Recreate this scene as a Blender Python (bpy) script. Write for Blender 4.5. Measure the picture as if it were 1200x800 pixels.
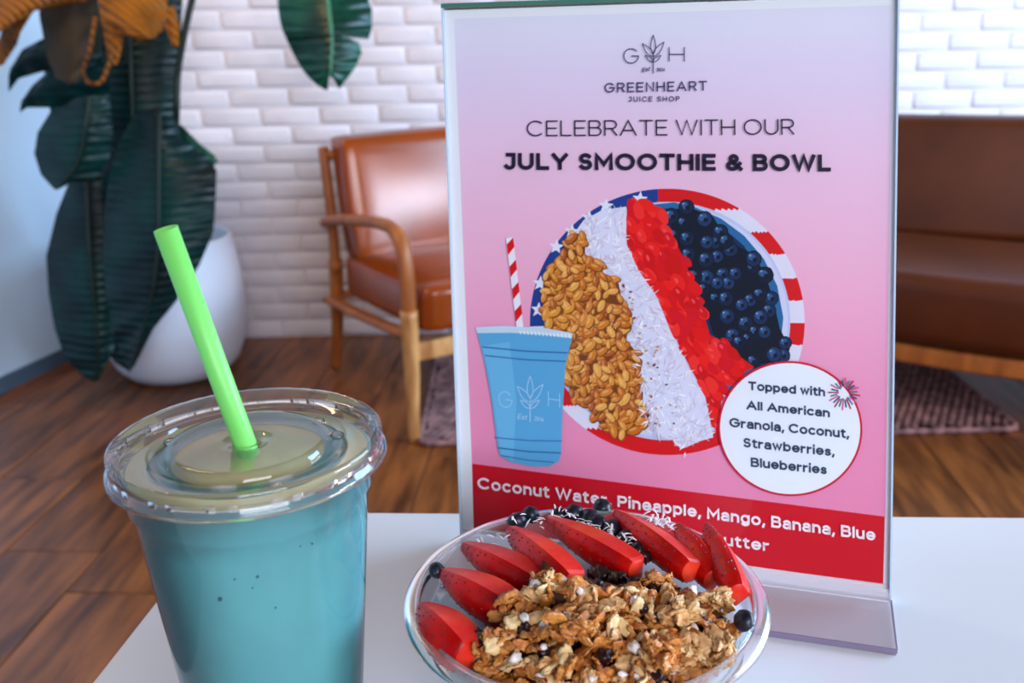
import bpy, bmesh, math, random
from mathutils import Vector, Matrix, noise
rnd = random.Random(7)
PI = math.pi
SC = bpy.context.scene
COL = SC.collection
for _o in list(bpy.data.objects): bpy.data.objects.remove(_o)

# ------------------------------------------------------------------ camera
FPX, PITCH, ROLL, CAMH = 1150.0, 0.3176, -0.025, 1.10
FW = Vector((0, math.cos(PITCH), -math.sin(PITCH))); RT0 = Vector((1, 0, 0)); UP0 = RT0.cross(FW)
RT = RT0*math.cos(ROLL) + UP0*math.sin(ROLL); UP = -RT0*math.sin(ROLL) + UP0*math.cos(ROLL)
EYE = Vector((0, 0, CAMH))
cd = bpy.data.cameras.new('camera'); cam = bpy.data.objects.new('camera', cd); COL.objects.link(cam)
cam.matrix_world = Matrix(((RT.x, UP.x, -FW.x, 0), (RT.y, UP.y, -FW.y, 0), (RT.z, UP.z, -FW.z, CAMH), (0, 0, 0, 1)))
cd.sensor_width = 36; cd.lens = FPX/1200*36; cd.clip_start = .01
cd.dof.use_dof = True; cd.dof.focus_distance = .43; cd.dof.aperture_fstop = 13
SC.camera = cam
def ray(x, y): return FW + RT*((x-600)/FPX) - UP*((y-400)/FPX)
def uz(x, y, z): d = ray(x, y); return EYE + d*((z-CAMH)/d.z)
def uy(x, y, Y): d = ray(x, y); return EYE + d*(Y/d.y)

# ------------------------------------------------------------------ world, lights, exposure
wd = bpy.data.worlds.new('world'); SC.world = wd; wd.use_nodes = True
bg = wd.node_tree.nodes['Background']; bg.inputs[0].default_value = (.62, .78, 1, 1); bg.inputs[1].default_value = .19
def area(name, loc, target, sx, sy, power, col):
    l = bpy.data.lights.new(name, 'AREA'); l.shape = 'RECTANGLE'; l.size = sx; l.size_y = sy; l.energy = power; l.color = col
    o = bpy.data.objects.new(name, l); COL.objects.link(o); o.location = loc
    o.rotation_euler = (Vector(target)-Vector(loc)).to_track_quat('-Z', 'Y').to_euler(); return o
area('window_light_far_right', (3.0, 1.9, 1.8), (-1.6, 1.9, .9), 1.6, 1.5, 85, (.42, .70, 1)).data.spread = math.radians(140)
area('window_light_right', (2.8, .5, 1.28), (-.3, 2.6, .6), 1.1, .5, 60, (.74, .80, 1))
area('window_light_front', (1.2, -2.6, 2.0), (-.2, 2.2, .8), 2.2, 1.2, 95, (.88, .90, 1))
area('ceiling_lamp_light', (-1.1, 1.9, 2.5), (-.9, 3.2, .2), .5, .5, 16, (1, .70, .40))
SC.view_settings.view_transform = 'Standard'; SC.view_settings.look = 'None'
SC.view_settings.gamma = 1; SC.view_settings.exposure = 0.25; SC.view_settings.use_curve_mapping = False

# ------------------------------------------------------------------ materials
def lin(c):
    return tuple((v/255/12.92 if v/255 <= .04045 else ((v/255+.055)/1.055)**2.4) for v in c) + (1,)
MATS = {}
def mat(name, col, rough=.5, spec=.5, metal=0, coat=0, bump=None, vary=None, objvar=0, wave=None, sss=0, trans=0, attr=False, coatr=.1, scale=(1,1,1)):
    m = bpy.data.materials.new(name); m.use_nodes = True; nt = m.node_tree; N = nt.nodes; L = nt.links
    b = N['Principled BSDF']; b.inputs['Base Color'].default_value = lin(col); b.inputs['Roughness'].default_value = rough
    b.inputs['Specular IOR Level'].default_value = spec; b.inputs['Metallic'].default_value = metal
    b.inputs['Coat Weight'].default_value = coat; b.inputs['Coat Roughness'].default_value = coatr
    if sss:
        b.inputs['Subsurface Weight'].default_value = sss; b.inputs['Subsurface Radius'].default_value = (.01, .004, .003); b.inputs['Subsurface Scale'].default_value = .4
    src = None
    tc = N.new('ShaderNodeTexCoord'); mp = N.new('ShaderNodeMapping'); mp.inputs['Scale'].default_value = scale
    L.new(tc.outputs['Object'], mp.inputs['Vector']); vec = mp.outputs[0]
    oi = N.new('ShaderNodeObjectInfo')
    if objvar:
        ad = N.new('ShaderNodeVectorMath'); ad.operation = 'ADD'; mu = N.new('ShaderNodeVectorMath'); mu.operation = 'SCALE'
        cx = N.new('ShaderNodeCombineXYZ'); 
        for i in range(3): L.new(oi.outputs['Random'], cx.inputs[i])
        L.new(cx.outputs[0], mu.inputs[0]); mu.inputs['Scale'].default_value = 37
        L.new(vec, ad.inputs[0]); L.new(mu.outputs[0], ad.inputs[1]); vec = ad.outputs[0]
    if attr:
        a = N.new('ShaderNodeAttribute'); a.attribute_name = 'col'; src = a.outputs['Color']
    if vary:   # (noise scale, second colour, low, high, detail)
        nz = N.new('ShaderNodeTexNoise'); nz.inputs['Scale'].default_value = vary[0]; nz.inputs['Detail'].default_value = 5
        L.new(vec, nz.inputs['Vector'])
        rp = N.new('ShaderNodeValToRGB'); rp.color_ramp.elements[0].position = vary[2]; rp.color_ramp.elements[1].position = vary[3]
        rp.color_ramp.elements[0].color = lin(col); rp.color_ramp.elements[1].color = lin(vary[1])
        L.new(nz.outputs['Fac'], rp.inputs['Fac']); src = rp.outputs['Color']
    if objvar and src is not None:
        hv = N.new('ShaderNodeHueSaturation'); mr = N.new('ShaderNodeMapRange')
        mr.inputs['To Min'].default_value = 1-objvar; mr.inputs['To Max'].default_value = 1+objvar
        L.new(oi.outputs['Random'], mr.inputs['Value']); L.new(mr.outputs[0], hv.inputs['Value']); L.new(src, hv.inputs['Color']); src = hv.outputs[0]
    if src is not None: L.new(src, b.inputs['Base Color'])
    if bump:   # (scale, strength, distance)
        nb = N.new('ShaderNodeTexNoise'); nb.inputs['Scale'].default_value = bump[0]; nb.inputs['Detail'].default_value = 4
        L.new(vec, nb.inputs['Vector']); bp = N.new('ShaderNodeBump'); bp.inputs['Strength'].default_value = bump[1]; bp.inputs['Distance'].default_value = bump[2]
        L.new(nb.outputs['Fac'], bp.inputs['Height']); L.new(bp.outputs[0], b.inputs['Normal'])
    if wave:   # (scale, strength, distance) bands along local x
        wv = N.new('ShaderNodeTexWave'); wv.inputs['Scale'].default_value = wave[0]; wv.inputs['Distortion'].default_value = 1.5
        wv.bands_direction = 'Z' if len(wave) < 4 else wave[3]; L.new(vec, wv.inputs['Vector']); bp = N.new('ShaderNodeBump'); bp.inputs['Strength'].default_value = wave[1]; bp.inputs['Distance'].default_value = wave[2]
        L.new(wv.outputs['Fac'], bp.inputs['Height']); L.new(bp.outputs[0], b.inputs['Normal'])
    if trans:
        tr = N.new('ShaderNodeBsdfTranslucent'); tr.inputs[0].default_value = lin(col); mx = N.new('ShaderNodeMixShader'); mx.inputs[0].default_value = trans
        L.new(b.outputs[0], mx.inputs[1]); L.new(tr.outputs[0], mx.inputs[2]); L.new(mx.outputs[0], N['Material Output'].inputs[0])
    MATS[name] = m; return m
def clear(name, tint=(1, 1, 1), rough=.04, ior=1.5, haze=.04, hazecol=(235, 240, 245)):
    """thin clear plastic: sees straight through, reflects by Fresnel, a little haze"""
    m = bpy.data.materials.new(name); m.use_nodes = True; nt = m.node_tree; N = nt.nodes; L = nt.links
    N.remove(N['Principled BSDF'])
    t = N.new('ShaderNodeBsdfTransparent'); t.inputs[0].default_value = (*tint, 1)
    g = N.new('ShaderNodeBsdfGlossy'); g.inputs['Roughness'].default_value = rough; g.inputs[0].default_value = (1, 1, 1, 1)
    d = N.new('ShaderNodeBsdfDiffuse'); d.inputs[0].default_value = lin(hazecol)
    fr = N.new('ShaderNodeFresnel'); fr.inputs[0].default_value = ior
    a = N.new('ShaderNodeMixShader'); a.inputs[0].default_value = haze; b = N.new('ShaderNodeMixShader')
    L.new(t.outputs[0], a.inputs[1]); L.new(d.outputs[0], a.inputs[2])
    L.new(fr.outputs[0], b.inputs[0]); L.new(a.outputs[0], b.inputs[1]); L.new(g.outputs[0], b.inputs[2])
    L.new(b.outputs[0], N['Material Output'].inputs[0]); return m
M_brick = mat('painted_brick', (232, 224, 230), .55, .3, bump=(50, .4, .003), vary=(9, (220, 212, 216), .35, .7), objvar=.03)
M_mortar = mat('painted_mortar', (222, 214, 218), .8, .2, bump=(80, .5, .003))
M_plaster = mat('white_plaster', (190, 216, 238), .6, .3)
M_base = mat('grey_baseboard', (70, 92, 112), .5)
M_ceiling = mat('warm_timber_ceiling', (158, 128, 100), .6, .3, vary=(3, (132, 104, 78), .3, .7))
M_plank = mat('walnut_plank', (142, 82, 38), .34, .4, vary=(3.2, (72, 37, 16), .34, .68), objvar=.2, bump=(9, .25, .002), scale=(9, 1.2, 9))
M_gap = mat('dark_subfloor', (26, 16, 12), .9)
M_table = mat('white_laminate', (222, 226, 232), .16, .5, coat=.3)
M_metal = mat('brushed_metal', (150, 150, 152), .35, metal=1)
M_leather = mat('tan_leather', (152, 66, 12), .21, .5, bump=(160, .18, .001), vary=(4, (126, 50, 8), .35, .7))
M_wood_lit = mat('lit_oak_frame', (214, 158, 96), .42, .4, vary=(5, (150, 88, 38), .35, .7), scale=(7, 7, 1.2))  # oak lightened in its colour for light falling on front legs and rail
M_darkwood = mat('warm_oak_frame', (170, 98, 42), .42, .4, vary=(5, (136, 72, 28), .35, .7), scale=(7, 7, 1.2))
M_rug = mat('braided_rug', (156, 116, 112), .95, .1, vary=(30, (96, 70, 72), .35, .65))
M_pot = mat('white_ceramic', (222, 228, 240), .45, .4, bump=(20, .1, .002))
M_soil = mat('potting_soil', (48, 32, 22), .95, bump=(90, .8, .01))
M_leaf = mat('dark_glossy_leaf', (0, 46, 44), .36, .22, vary=(7, (2, 22, 24), .38, .62), wave=(13, .35, .006), trans=.02)
M_leaf2 = mat('mid_green_leaf', (4, 82, 58), .33, .35, vary=(8, (0, 44, 36), .38, .62), wave=(13, .3, .006), trans=.05)
M_rib = mat('leaf_midrib', (50, 118, 84), .4)
M_stem = mat('plant_stem', (16, 30, 22), .5, .3)
M_dry = mat('dried_leaf', (158, 92, 12), .5, .3, vary=(9, (84, 46, 6), .38, .62), wave=(22, .7, .008, 'DIAGONAL'), trans=.2)
M_dry2 = mat('dark_dried_leaf', (58, 44, 22), .6, .3, vary=(6, (36, 26, 14), .35, .7), trans=.1)
M_straw = mat('green_plastic', (122, 220, 106), .4, .4, sss=.15)
M_smooth = mat('blue_green_smoothie', (84, 158, 164), .34, .5, vary=(30, (90, 166, 170), .4, .62), sss=.2)
M_foam = mat('pale_foam', (226, 234, 180), .45, .4, vary=(35, (238, 224, 168), .35, .65))
M_bubble = mat('dark_teal_fleck', (34, 92, 106), .5)
M_cup = clear('clear_cup', (.97, .985, .985), .05, 1.35, .02)
M_lid = clear('clear_lid', (.985, .985, .975), .06, 1.5, .06)
M_bowl = clear('clear_bowl', (.965, .965, .975), .2, 1.2, .16)
M_acry = clear('clear_acrylic', (.98, .985, .985), .03, 1.18, .0)
M_foot = clear('clear_acrylic_foot', (.98, .97, .985), .15, 1.12, .35, (244, 234, 244))
M_teal = mat('teal_reflection_edge', (70, 120, 108), .2, .6)  # teal reflection along the top edge, put into the base colour
M_grey = mat('grey_acrylic_edge', (128, 116, 142), .25, .6)
M_edge = mat('pale_acrylic_edge', (190, 214, 232), .2, .6)
M_sback = mat('smoothie_bowl_base', (196, 216, 222), .4, .5)
M_berryskin = mat('strawberry_skin', (230, 18, 2), .36, .22, vary=(34, (166, 0, 2), .38, .64), bump=(260, .6, .0008))
M_flesh = mat('strawberry_flesh', (234, 70, 44), .38, .25, vary=(70, (216, 24, 14), .36, .62), sss=.15)
M_core = mat('strawberry_core', (240, 150, 120), .4)
M_seed = mat('strawberry_seed', (120, 30, 14), .4)
M_flake = mat('toasted_oat', (226, 154, 74), .40, .5, vary=(190, (166, 88, 32), .36, .66), objvar=.25, bump=(420, .8, .0009))
M_flake2 = mat('pale_oat', (234, 196, 140), .42, .5, vary=(190, (196, 134, 74), .36, .66), objvar=.15, bump=(420, .8, .0009))
M_nut = mat('sliced_almond', (236, 206, 152), .45, .4, vary=(70, (200, 140, 76), .5, .8))
M_puff = mat('white_puffed_grain', (244, 236, 232), .6, .3, sss=.2)
M_raisin = mat('dark_raisin', (44, 16, 22), .35, .5, bump=(250, .8, .001))
M_bed = mat('granola_bed', (120, 64, 24), .6, .3, vary=(120, (60, 26, 12), .35, .65), bump=(200, 1, .003))  # darkened base colour stands for shade in the gaps between flakes
M_blue = mat('blueberry_skin', (14, 16, 28), .35, .4, vary=(130, (44, 50, 72), .45, .75))
M_coco = mat('coconut_shred', (238, 234, 240), .55, .3)

# ------------------------------------------------------------------ helpers
def tag(o, label=None, cat=None, group=None, kind=None):
    if label: o['label'] = label
    if cat: o['category'] = cat
    if group: o['group'] = group
    if kind: o['kind'] = kind
    return o
def empty(name, loc, label=None, cat=None, group=None):
    o = bpy.data.objects.new(name, None); COL.objects.link(o); o.location = loc; o.empty_display_size = .05
    return tag(o, label, cat, group)
def origin(p):
    v = Vector((0, 0, 0))
    while p is not None: v = v + p.location; p = p.parent
    return v
def mesh(name, verts, faces, m, parent=None, smooth=False, loc=None, cols=None):
    """verts in world space; the object is placed at loc (or its parent's origin)"""
    base = origin(parent)
    o0 = Vector(loc) if loc is not None else base
    me = bpy.data.meshes.new(name); me.from_pydata([tuple(Vector(v)-o0) for v in verts], [], faces)
    if smooth: me.polygons.foreach_set('use_smooth', [True]*len(me.polygons))
    if cols:
        ca = me.color_attributes.new('col', 'FLOAT_COLOR', 'CORNER')
        i = 0
        for p in me.polygons:
            for _ in p.vertices: ca.data[i].color = cols[p.index]; i += 1
    me.materials.append(m); me.update()
    o = bpy.data.objects.new(name, me); COL.objects.link(o); o.location = o0-base; o.parent = parent
    return o
def bmobj(name, bm, m, parent=None, smooth=True, loc=None, angle=None):
    base = origin(parent); o0 = Vector(loc) if loc is not None else base
    bmesh.ops.recalc_face_normals(bm, faces=bm.faces)
    bm.transform(Matrix.Translation(-o0))
    me = bpy.data.meshes.new(name); bm.to_mesh(me); bm.free()
    if smooth: me.polygons.foreach_set('use_smooth', [True]*len(me.polygons))
    if angle and hasattr(me, 'set_sharp_from_angle'): me.set_sharp_from_angle(angle=angle)
    me.materials.append(m)
    o = bpy.data.objects.new(name, me); COL.objects.link(o); o.location = o0-base; o.parent = parent
    return o
def dup(o, parent=None, mw=None):
    c = o.copy(); COL.objects.link(c); c.parent = parent
    if mw is not None: c.matrix_world = mw
    for ch in [x for x in o.children]:
        d = ch.copy(); COL.objects.link(d); d.parent = c
    return c
def add_box(bm, c, s, rot=None, bev=0, seg=2):
    r = bmesh.ops.create_cube(bm, size=1); vs = r['verts']
    mt = Matrix.Translation(c) @ (rot.to_4x4() if rot else Matrix.Identity(4)) @ Matrix.Diagonal((*s, 1))
    bmesh.ops.transform(bm, verts=vs, matrix=mt)
    if bev:
        es = list({e for v in vs for e in v.link_edges})
        bmesh.ops.bevel(bm, geom=es, offset=bev, segments=seg, profile=.6, affect='EDGES')
def box(name, c, s, m, parent=None, rot=None, bev=0, loc=None, seg=2):
    bm = bmesh.new(); add_box(bm, c, s, rot, bev, seg); return bmobj(name, bm, m, parent, bev > 0, loc, .7)
def lathe(prof, center, n=96, close=False):
    c = Vector(center); vs = []; fs = []; k = len(prof)
    for i in range(n):
        a = 2*PI*i/n
        for r, z in prof: vs.append(c+Vector((r*math.cos(a), r*math.sin(a), z)))
    for i in range(n):
        j = (i+1) % n
        for q in range(k-1): fs.append((i*k+q, j*k+q, j*k+q+1, i*k+q+1))
        if close: fs.append((i*k+k-1, j*k+k-1, j*k, i*k))
    return vs, fs
def disc_prof(r, z, n=8): return [(max(r*i/n, 1e-5), z) for i in range(n+1)]
def tube(pts, rad, n=12, cap=True, flat=1.0, upv=None):
    """swept tube along pts; rad number or list"""
    pts = [Vector(p) for p in pts]; vs = []; fs = []
    prev = None
    for i, p in enumerate(pts):
        t = (pts[min(i+1, len(pts)-1)]-pts[max(i-1, 0)]).normalized()
        if prev is None:
            a = upv or Vector((0, 0, 1))
            if abs(t.dot(a)) > .95: a = Vector((1, 0, 0))
            s = t.cross(a).normalized()
        else: s = (prev - t*prev.dot(t)).normalized()
        prev = s; u = s.cross(t)
        r = rad[i] if isinstance(rad, (list, tuple)) else rad
        for k in range(n):
            an = 2*PI*k/n; vs.append(p+s*(r*math.cos(an))+u*(r*flat*math.sin(an)))
    for i in range(len(pts)-1):
        for k in range(n):
            fs.append((i*n+k, i*n+(k+1) % n, (i+1)*n+(k+1) % n, (i+1)*n+k))
    if cap: fs.append(tuple(range(n))[::-1]); fs.append(tuple(range((len(pts)-1)*n, len(pts)*n)))
    return vs, fs
def smoothpts(P, per=6):
    P = [Vector(p) for p in P]; out = []
    for i in range(len(P)-1):
        a = P[max(i-1, 0)]; b = P[i]; c = P[i+1]; d = P[min(i+2, len(P)-1)]
        for k in range(per):
            t = k/per
            out.append(.5*((2*b)+(c-a)*t+(2*a-5*b+4*c-d)*t*t+(3*b-a-3*c+d)*t**3))
    out.append(P[-1]); return out

# ================================================================== THE ROOM
WY = 3.46
# floor with planks
FL = mesh('floor', [(-3.6, -3, -.012), (3.4, -3, -.012), (3.4, 3.62, -.012), (-3.6, 3.62, -.012)], [(0, 1, 2, 3)], M_gap)
tag(FL, 'dark walnut plank floor', kind='structure')
ANG = math.radians(4.0); PW = .2195; X0 = -1.0545
Rz = Matrix.Rotation(-ANG, 3, 'Z')
plank_bm = {}
def plank_mesh(L):
    key = round(L, 2)
    if key in plank_bm: return plank_bm[key]
    bm = bmesh.new(); w = PW-.003; g = .0018; h = .012
    lo = [(-w/2, 0), (w/2, 0), (w/2, L-.003), (-w/2, L-.003)]
    up = [(-w/2+g, g), (w/2-g, g), (w/2-g, L-.003-g), (-w/2+g, L-.003-g)]
    a = [bm.verts.new((x, y, -h)) for x, y in lo]; b = [bm.verts.new((x, y, -g*.7)) for x, y in lo]; c = [bm.verts.new((x, y, 0)) for x, y in up]
    for i in range(4):
        j = (i+1) % 4; bm.faces.new((a[i], a[j], b[j], b[i])); bm.faces.new((b[i], b[j], c[j], c[i]))
    bm.faces.new(c)
    me = bpy.data.meshes.new('plank'); bm.to_mesh(me); bm.free(); me.materials.append(M_plank); plank_bm[key] = me; return me
LENS = [.9, 1.2, 1.5]
def wallx(y): return -1.646 + (y-2.952)*.2818      # base line of the left wall
for lane in range(-7, 15):
    xc = X0+PW*(lane+.5)
    off = {-1: 1.862, -2: 2.222, 0: 2.9}.get(lane, rnd.uniform(0, 1.2))
    # frame: rotated coordinates (x', y'), y' measured along the plank
    st = off-6.0 if lane in (-1, -2) else off-4.5
    lens = [1.2]*12 if lane in (-1, -2) else [rnd.choice(LENS) for _ in range(12)]
    y0 = st
    for L in lens:
        y1 = y0+L
        cx = (Rz @ Vector((xc, y0+L/2, 0)))
        if y1 > -2.9 and -3.4 < cx.x < 3.3:
            L2 = L
            ye = 3.50/math.cos(ANG)+math.tan(ANG)*xc
            if y0 < ye and y1 > ye: L2 = max(.06, ye-y0)
            if y0 < ye:
                o = bpy.data.objects.new('plank', plank_mesh(L2)); COL.objects.link(o); o.parent = FL
                o.location = Rz @ Vector((xc, y0, 0)); o.rotation_euler = (0, 0, -ANG)
        y0 = y1
# back brick wall
WB = box('wall_back', ((.3), WY+.06, 1.3), (4.4, .1, 2.6), M_mortar); tag(WB, 'white painted brick wall', kind='structure')
CH = .0638; BL_ = .2045
def brick_me(w, h, seed):
    r = random.Random(seed); bm = bmesh.new(); j = lambda: r.uniform(-.0015, .0015)
    ring = lambda ins, d: [bm.verts.new((x*(w/2-ins)+j(), -d, z*(h/2-ins)+j())) for x, z in ((-1, -1), (1, -1), (1, 1), (-1, 1))]
    A = ring(0, -.004); B = ring(.0015, .0030); C = ring(.008, .0058)
    for a, b in ((A, B), (B, C)):
        for i in range(4): k = (i+1) % 4; bm.faces.new((a[i], a[k], b[k], b[i]))
    bm.faces.new(C)
    me = bpy.data.meshes.new('brick'); bm.to_mesh(me); bm.free(); me.polygons.foreach_set('use_smooth', [True]*len(me.polygons)); me.materials.append(M_brick); return me
BM = [brick_me(BL_-.011, CH-.010, s) for s in range(8)]
ph = uy(337, 108, WY)
row0 = int(ph.z/CH)
stuff_v = []; stuff_f = []
nb = 0
def proj(p):
    q = Vector(p)-EYE; z = q.dot(FW); return 600+FPX*q.dot(RT)/z, 400-FPX*q.dot(UP)/z
for rw in range(0, 40):
    z = CH*(rw+.5)
    for k in range(-12, 16):
        x = ph.x + BL_*(k+.5) + (BL_/2 if (rw-row0) % 2 else 0)
        if x < -1.85 or x > 2.45 or z > 2.55: continue
        px, py = proj((x, WY, z))
        vis = py > -25 and py < 400 and ((190 < px < 560) or (1030 < px < 1240) )
        me = rnd.choice(BM); jy = rnd.uniform(-.0015, .0015)
        if vis and nb < 290:
            o = bpy.data.objects.new('brick', me); COL.objects.link(o); o.parent = WB
            o.location = (x, WY+.01+jy, z+rnd.uniform(-.001, .001)); o.rotation_euler = (0, rnd.uniform(-.008, .008), 0); nb += 1
        else:
            b0 = len(stuff_v)
            stuff_v += [Vector((v.co.x+x, v.co.y+WY+.01+jy, v.co.z+z)) for v in me.vertices]
            stuff_f += [tuple(b0+i for i in p.vertices) for p in me.polygons]
so = mesh('brick_courses', stuff_v, stuff_f, M_brick, WB, True); so['kind'] = 'stuff'
# left wall + baseboard
def wl(y, z, off=0): return Vector((wallx(y)+off, y, z))
v = [wl(-3, 0), wl(3.55, 0), wl(3.55, 2.6), wl(-3, 2.6), wl(-3, 0, -.1), wl(3.55, 0, -.1), wl(3.55, 2.6, -.1), wl(-3, 2.6, -.1)]
BF = [(0, 1, 2, 3), (4, 7, 6, 5), (0, 4, 5, 1), (3, 2, 6, 7), (0, 3, 7, 4), (1, 5, 6, 2)]
tag(mesh('wall_left', v, BF, M_plaster), 'smooth white plaster wall', kind='structure')
v = [wl(-3, 0, .014), wl(3.44, 0, .014), wl(3.44, .05, .014), wl(-3, .05, .014), wl(-3, 0, .001), wl(3.44, 0, .001), wl(3.44, .05, .001), wl(-3, .05, .001)]
tag(mesh('baseboard_left', v, BF, M_base), 'low blue grey baseboard', kind='structure')
tag(box('ceiling', (-.2, .3, 2.65), (7, 6.6, .1), M_ceiling), 'warm timber ceiling', kind='structure')

# ================================================================== TABLE
T = .803
A = uz(265, 598, T); Bp = uz(105, 800, T); Cp = uz(1200, 605, T)
du = (Cp-A).normalized(); dv = (Bp-A).normalized()
tb = empty('cafe_table', ((A.x+.75), .1, 0), 'glossy white rectangular tabletop that carries the drink, bowl and sign', 'table')
P = [A, A+du*1.5, A+du*1.5+dv*.95, A+dv*.95]
bm = bmesh.new()
lo = [bm.verts.new((p.x, p.y, T-.028)) for p in P]; hi = [bm.verts.new((p.x, p.y, T)) for p in P]
for i in range(4): j = (i+1) % 4; bm.faces.new((lo[i], lo[j], hi[j], hi[i]))
bm.faces.new(lo[::-1]); bm.faces.new(hi)
bmesh.ops.bevel(bm, geom=bm.edges[:], offset=.002, segments=2, affect='EDGES')
bmobj('tabletop', bm, M_table, tb, True, None, .7)
cen = (P[0]+P[1]+P[2]+P[3])/4
for p in P:
    q = p+(cen-p)*.2
    vs, fs = tube([(q.x, q.y, 0), (q.x, q.y, T-.028)], .018, 16); mesh('leg', vs, fs, M_metal, tb, True)

# ================================================================== SMOOTHIE CUP
CX, CY = -.0955, .3235; CT = T+.158      # lid top
cup = empty('smoothie_cup', (CX, CY, T), 'clear plastic cup of blue green smoothie with flat clear lid, left of the bowl', 'cup')
c0 = Vector((CX, CY, T))
RT_, RB = .0432, .0290
Hc = .1530
def rc(z): return RB+(RT_-RB)*(z/Hc)
prof = [(1e-5, .003), (.024, .003), (RB-.002, .0012), (RB, .004), (rc(.03), .03), (rc(.08), .08), (rc(.128), .128), (rc(.136)-.0002, .1355), (rc(.137)+.0016, .1385), (RT_, Hc-.001), (RT_+.0026, Hc), (RT_+.0028, Hc-.0015), (RT_+.0008, Hc-.002)]
vs, fs = lathe(prof, c0); mesh('cup_wall', vs, fs, M_cup, cup, True)
sp = [(1e-5, .0036), (.0235, .0036), (RB-.0028, .0045), (RB-.0006, .006), (rc(.03)-.0006, .03), (rc(.08)-.0006, .08), (rc(.128)-.0006, .128), (rc(.136)-.0011, .1352), (rc(.137)+.0009, .1388), (RT_-.0008, .1500)]
vs, fs = lathe(sp, c0); mesh('smoothie', vs, fs, M_smooth, cup, True)
for lab, rr in (('pale foamy middle of the smoothie top', (1e-5, .01, .02, .0272)), ('pale foamy outer ring of the smoothie top', (.0348, .037, .040, .0422))):
    vs, fs = lathe([(r, .1506-.0006*(r/.043)**4) for r in rr], c0); o = mesh('foam', vs, fs, M_foam, cup, True); o['label'] = lab
vs, fs = lathe([(.0270, .1506), (.029, .1500), (.033, .1500), (.0350, .1504)], c0); mesh('smoothie_ring', vs, fs, M_smooth, cup, True)
fv = []; ff = []
for px, py, r in ((258, 702, .0018), (302, 676, .0011), (366, 637, .0009), (275, 679, .0007), (296, 689, .0006), (323, 712, .0007), (352, 640, .0006)):
    d = ray(px, py)
    s = .25
    while s < .6:
        q = EYE+d*s; zz = q.z-T
        if (q.x-CX)**2+(q.y-CY)**2 < rc(zz)**2: break
        s += .0005
    b = bmesh.new(); bmesh.ops.create_icosphere(b, subdivisions=1, radius=r*.5)
    k0 = len(fv); fv += [q+vv.co for vv in b.verts]; ff += [tuple(k0+x.index for x in f.verts) for f in b.faces]; b.free()
o = mesh('fleck', fv, ff, M_bubble, cup); o['kind'] = 'stuff'
# lid
lp = [(.0474, .1496), (.0486, .1490), (.0492, .1497), (.0488, .1512), (.0477, .1524), (.0475, .1540), (.0478, .1562), (.0477, .1578), (.0468, .1583), (.0458, .1574), (.0448, .1560), (.0430, .1557), (.0352, .1556), (.0346, .1548), (.0342, .1530), (.0322, .1522), (.0296, .1524), (.0290, .1534), (.0284, .1554), (.0276, .1561), (.0255, .1560), (.010, .1556), (.0052, .1554), (.0046, .1543)]
lid = mesh('lid', *lathe(lp, c0, 128), M_lid, cup, True)
# moulded blocks round the skirt, small bubble buttons
bm = bmesh.new()
for i in range(44):
    a = 2*PI*i/44
    if i % 3 == 2: continue
    add_box(bm, c0+Vector((.0476*math.cos(a), .0476*math.sin(a), .1532)), (.0005, .0034, .0026), Matrix.Rotation(a, 3, 'Z'), .0003, 1)
bmobj('lid_rib', bm, M_lid, lid, True)['kind'] = 'stuff'
for a in (165, 50, 300, 20):
    bm = bmesh.new(); bmesh.ops.create_uvsphere(bm, u_segments=16, v_segments=10, radius=.0026)
    bmesh.ops.transform(bm, verts=bm.verts, matrix=Matrix.Translation(c0+Vector((.032*math.cos(math.radians(a)), .032*math.sin(math.radians(a)), .1524))) @ Matrix.Diagonal((1, 1, .5, 1)))
    bmobj('lid_button', bm, M_lid, lid, True)
# straw: from lid slot up to its tip, and down into the drink
s0 = uz(287, 519, CT-.003); 
tip = None
dd = ray(194, 267)
tl = (Vector((s0.x, s0.y, 0))); tip = uy(194, 268, s0.y-.006)
ax = (tip-s0).normalized(); bot = s0-ax*.115
rs = .0040
sv = []; sf = []
path = [bot, s0, tip]
vo, fo = tube(path, rs, 24, False); vi, fi = tube(path, rs*.9, 24, False)
k0 = len(vo); sv = vo+vi; sf = fo+[tuple(k0+i for i in f[::-1]) for f in fi]
n = 24
for k in range(n):
    sf.append((2*n+k, 2*n+(k+1) % n, k0+2*n+(k+1) % n, k0+2*n+k)); sf.append((k, k0+k, k0+(k+1) % n, (k+1) % n))
o = mesh('drinking_straw', sv, sf, M_straw, None, True, tuple(s0)); tag(o, 'bright green straw leaning left, standing in the smoothie cup lid', 'straw')

# ================================================================== BOWL
BX, BY, BR_ = .0262, .3375, .0715; BZ = T+.082; b0 = Vector((BX, BY, T)); RH = .082
bowl = empty('food_bowl', (BX, BY, T), 'round clear plastic bowl heaped with granola and strawberries in front of the sign', 'bowl')
bp_ = [(1e-5, .004), (.038, .004), (.041, .001), (.044, .003), (.049, .02), (.0585, .060), (.0612, .068), (.0632, .0695), (.0642, .078), (.0652, .0812), (.0668, .0818), (.0700, .0812), (.0713, .0800), (.0715, .0780), (.0705, .0772)]
mesh('bowl_wall', *lathe(bp_, b0, 128), M_bowl, bowl, True)
bm = bmesh.new()
mesh('rim', *lathe([(.0655+.0006*math.cos(a), .0817+.0006*math.sin(a)) for a in [2*PI*i/8 for i in range(8)]], b0, 128, True), M_bowl, bowl, True)
cp = [(1e-5, .0052), (.0375, .0052), (.043, .0045), (.0484, .02), (.0578, .060), (.0606, .0690), (.059, .0702), (.03, .0706), (1e-5, .071)]
o = mesh('smoothie_base', *lathe(cp, b0, 96), M_sback, bowl, True); o['label'] = 'thick pale blue smoothie filling the bowl'

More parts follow.
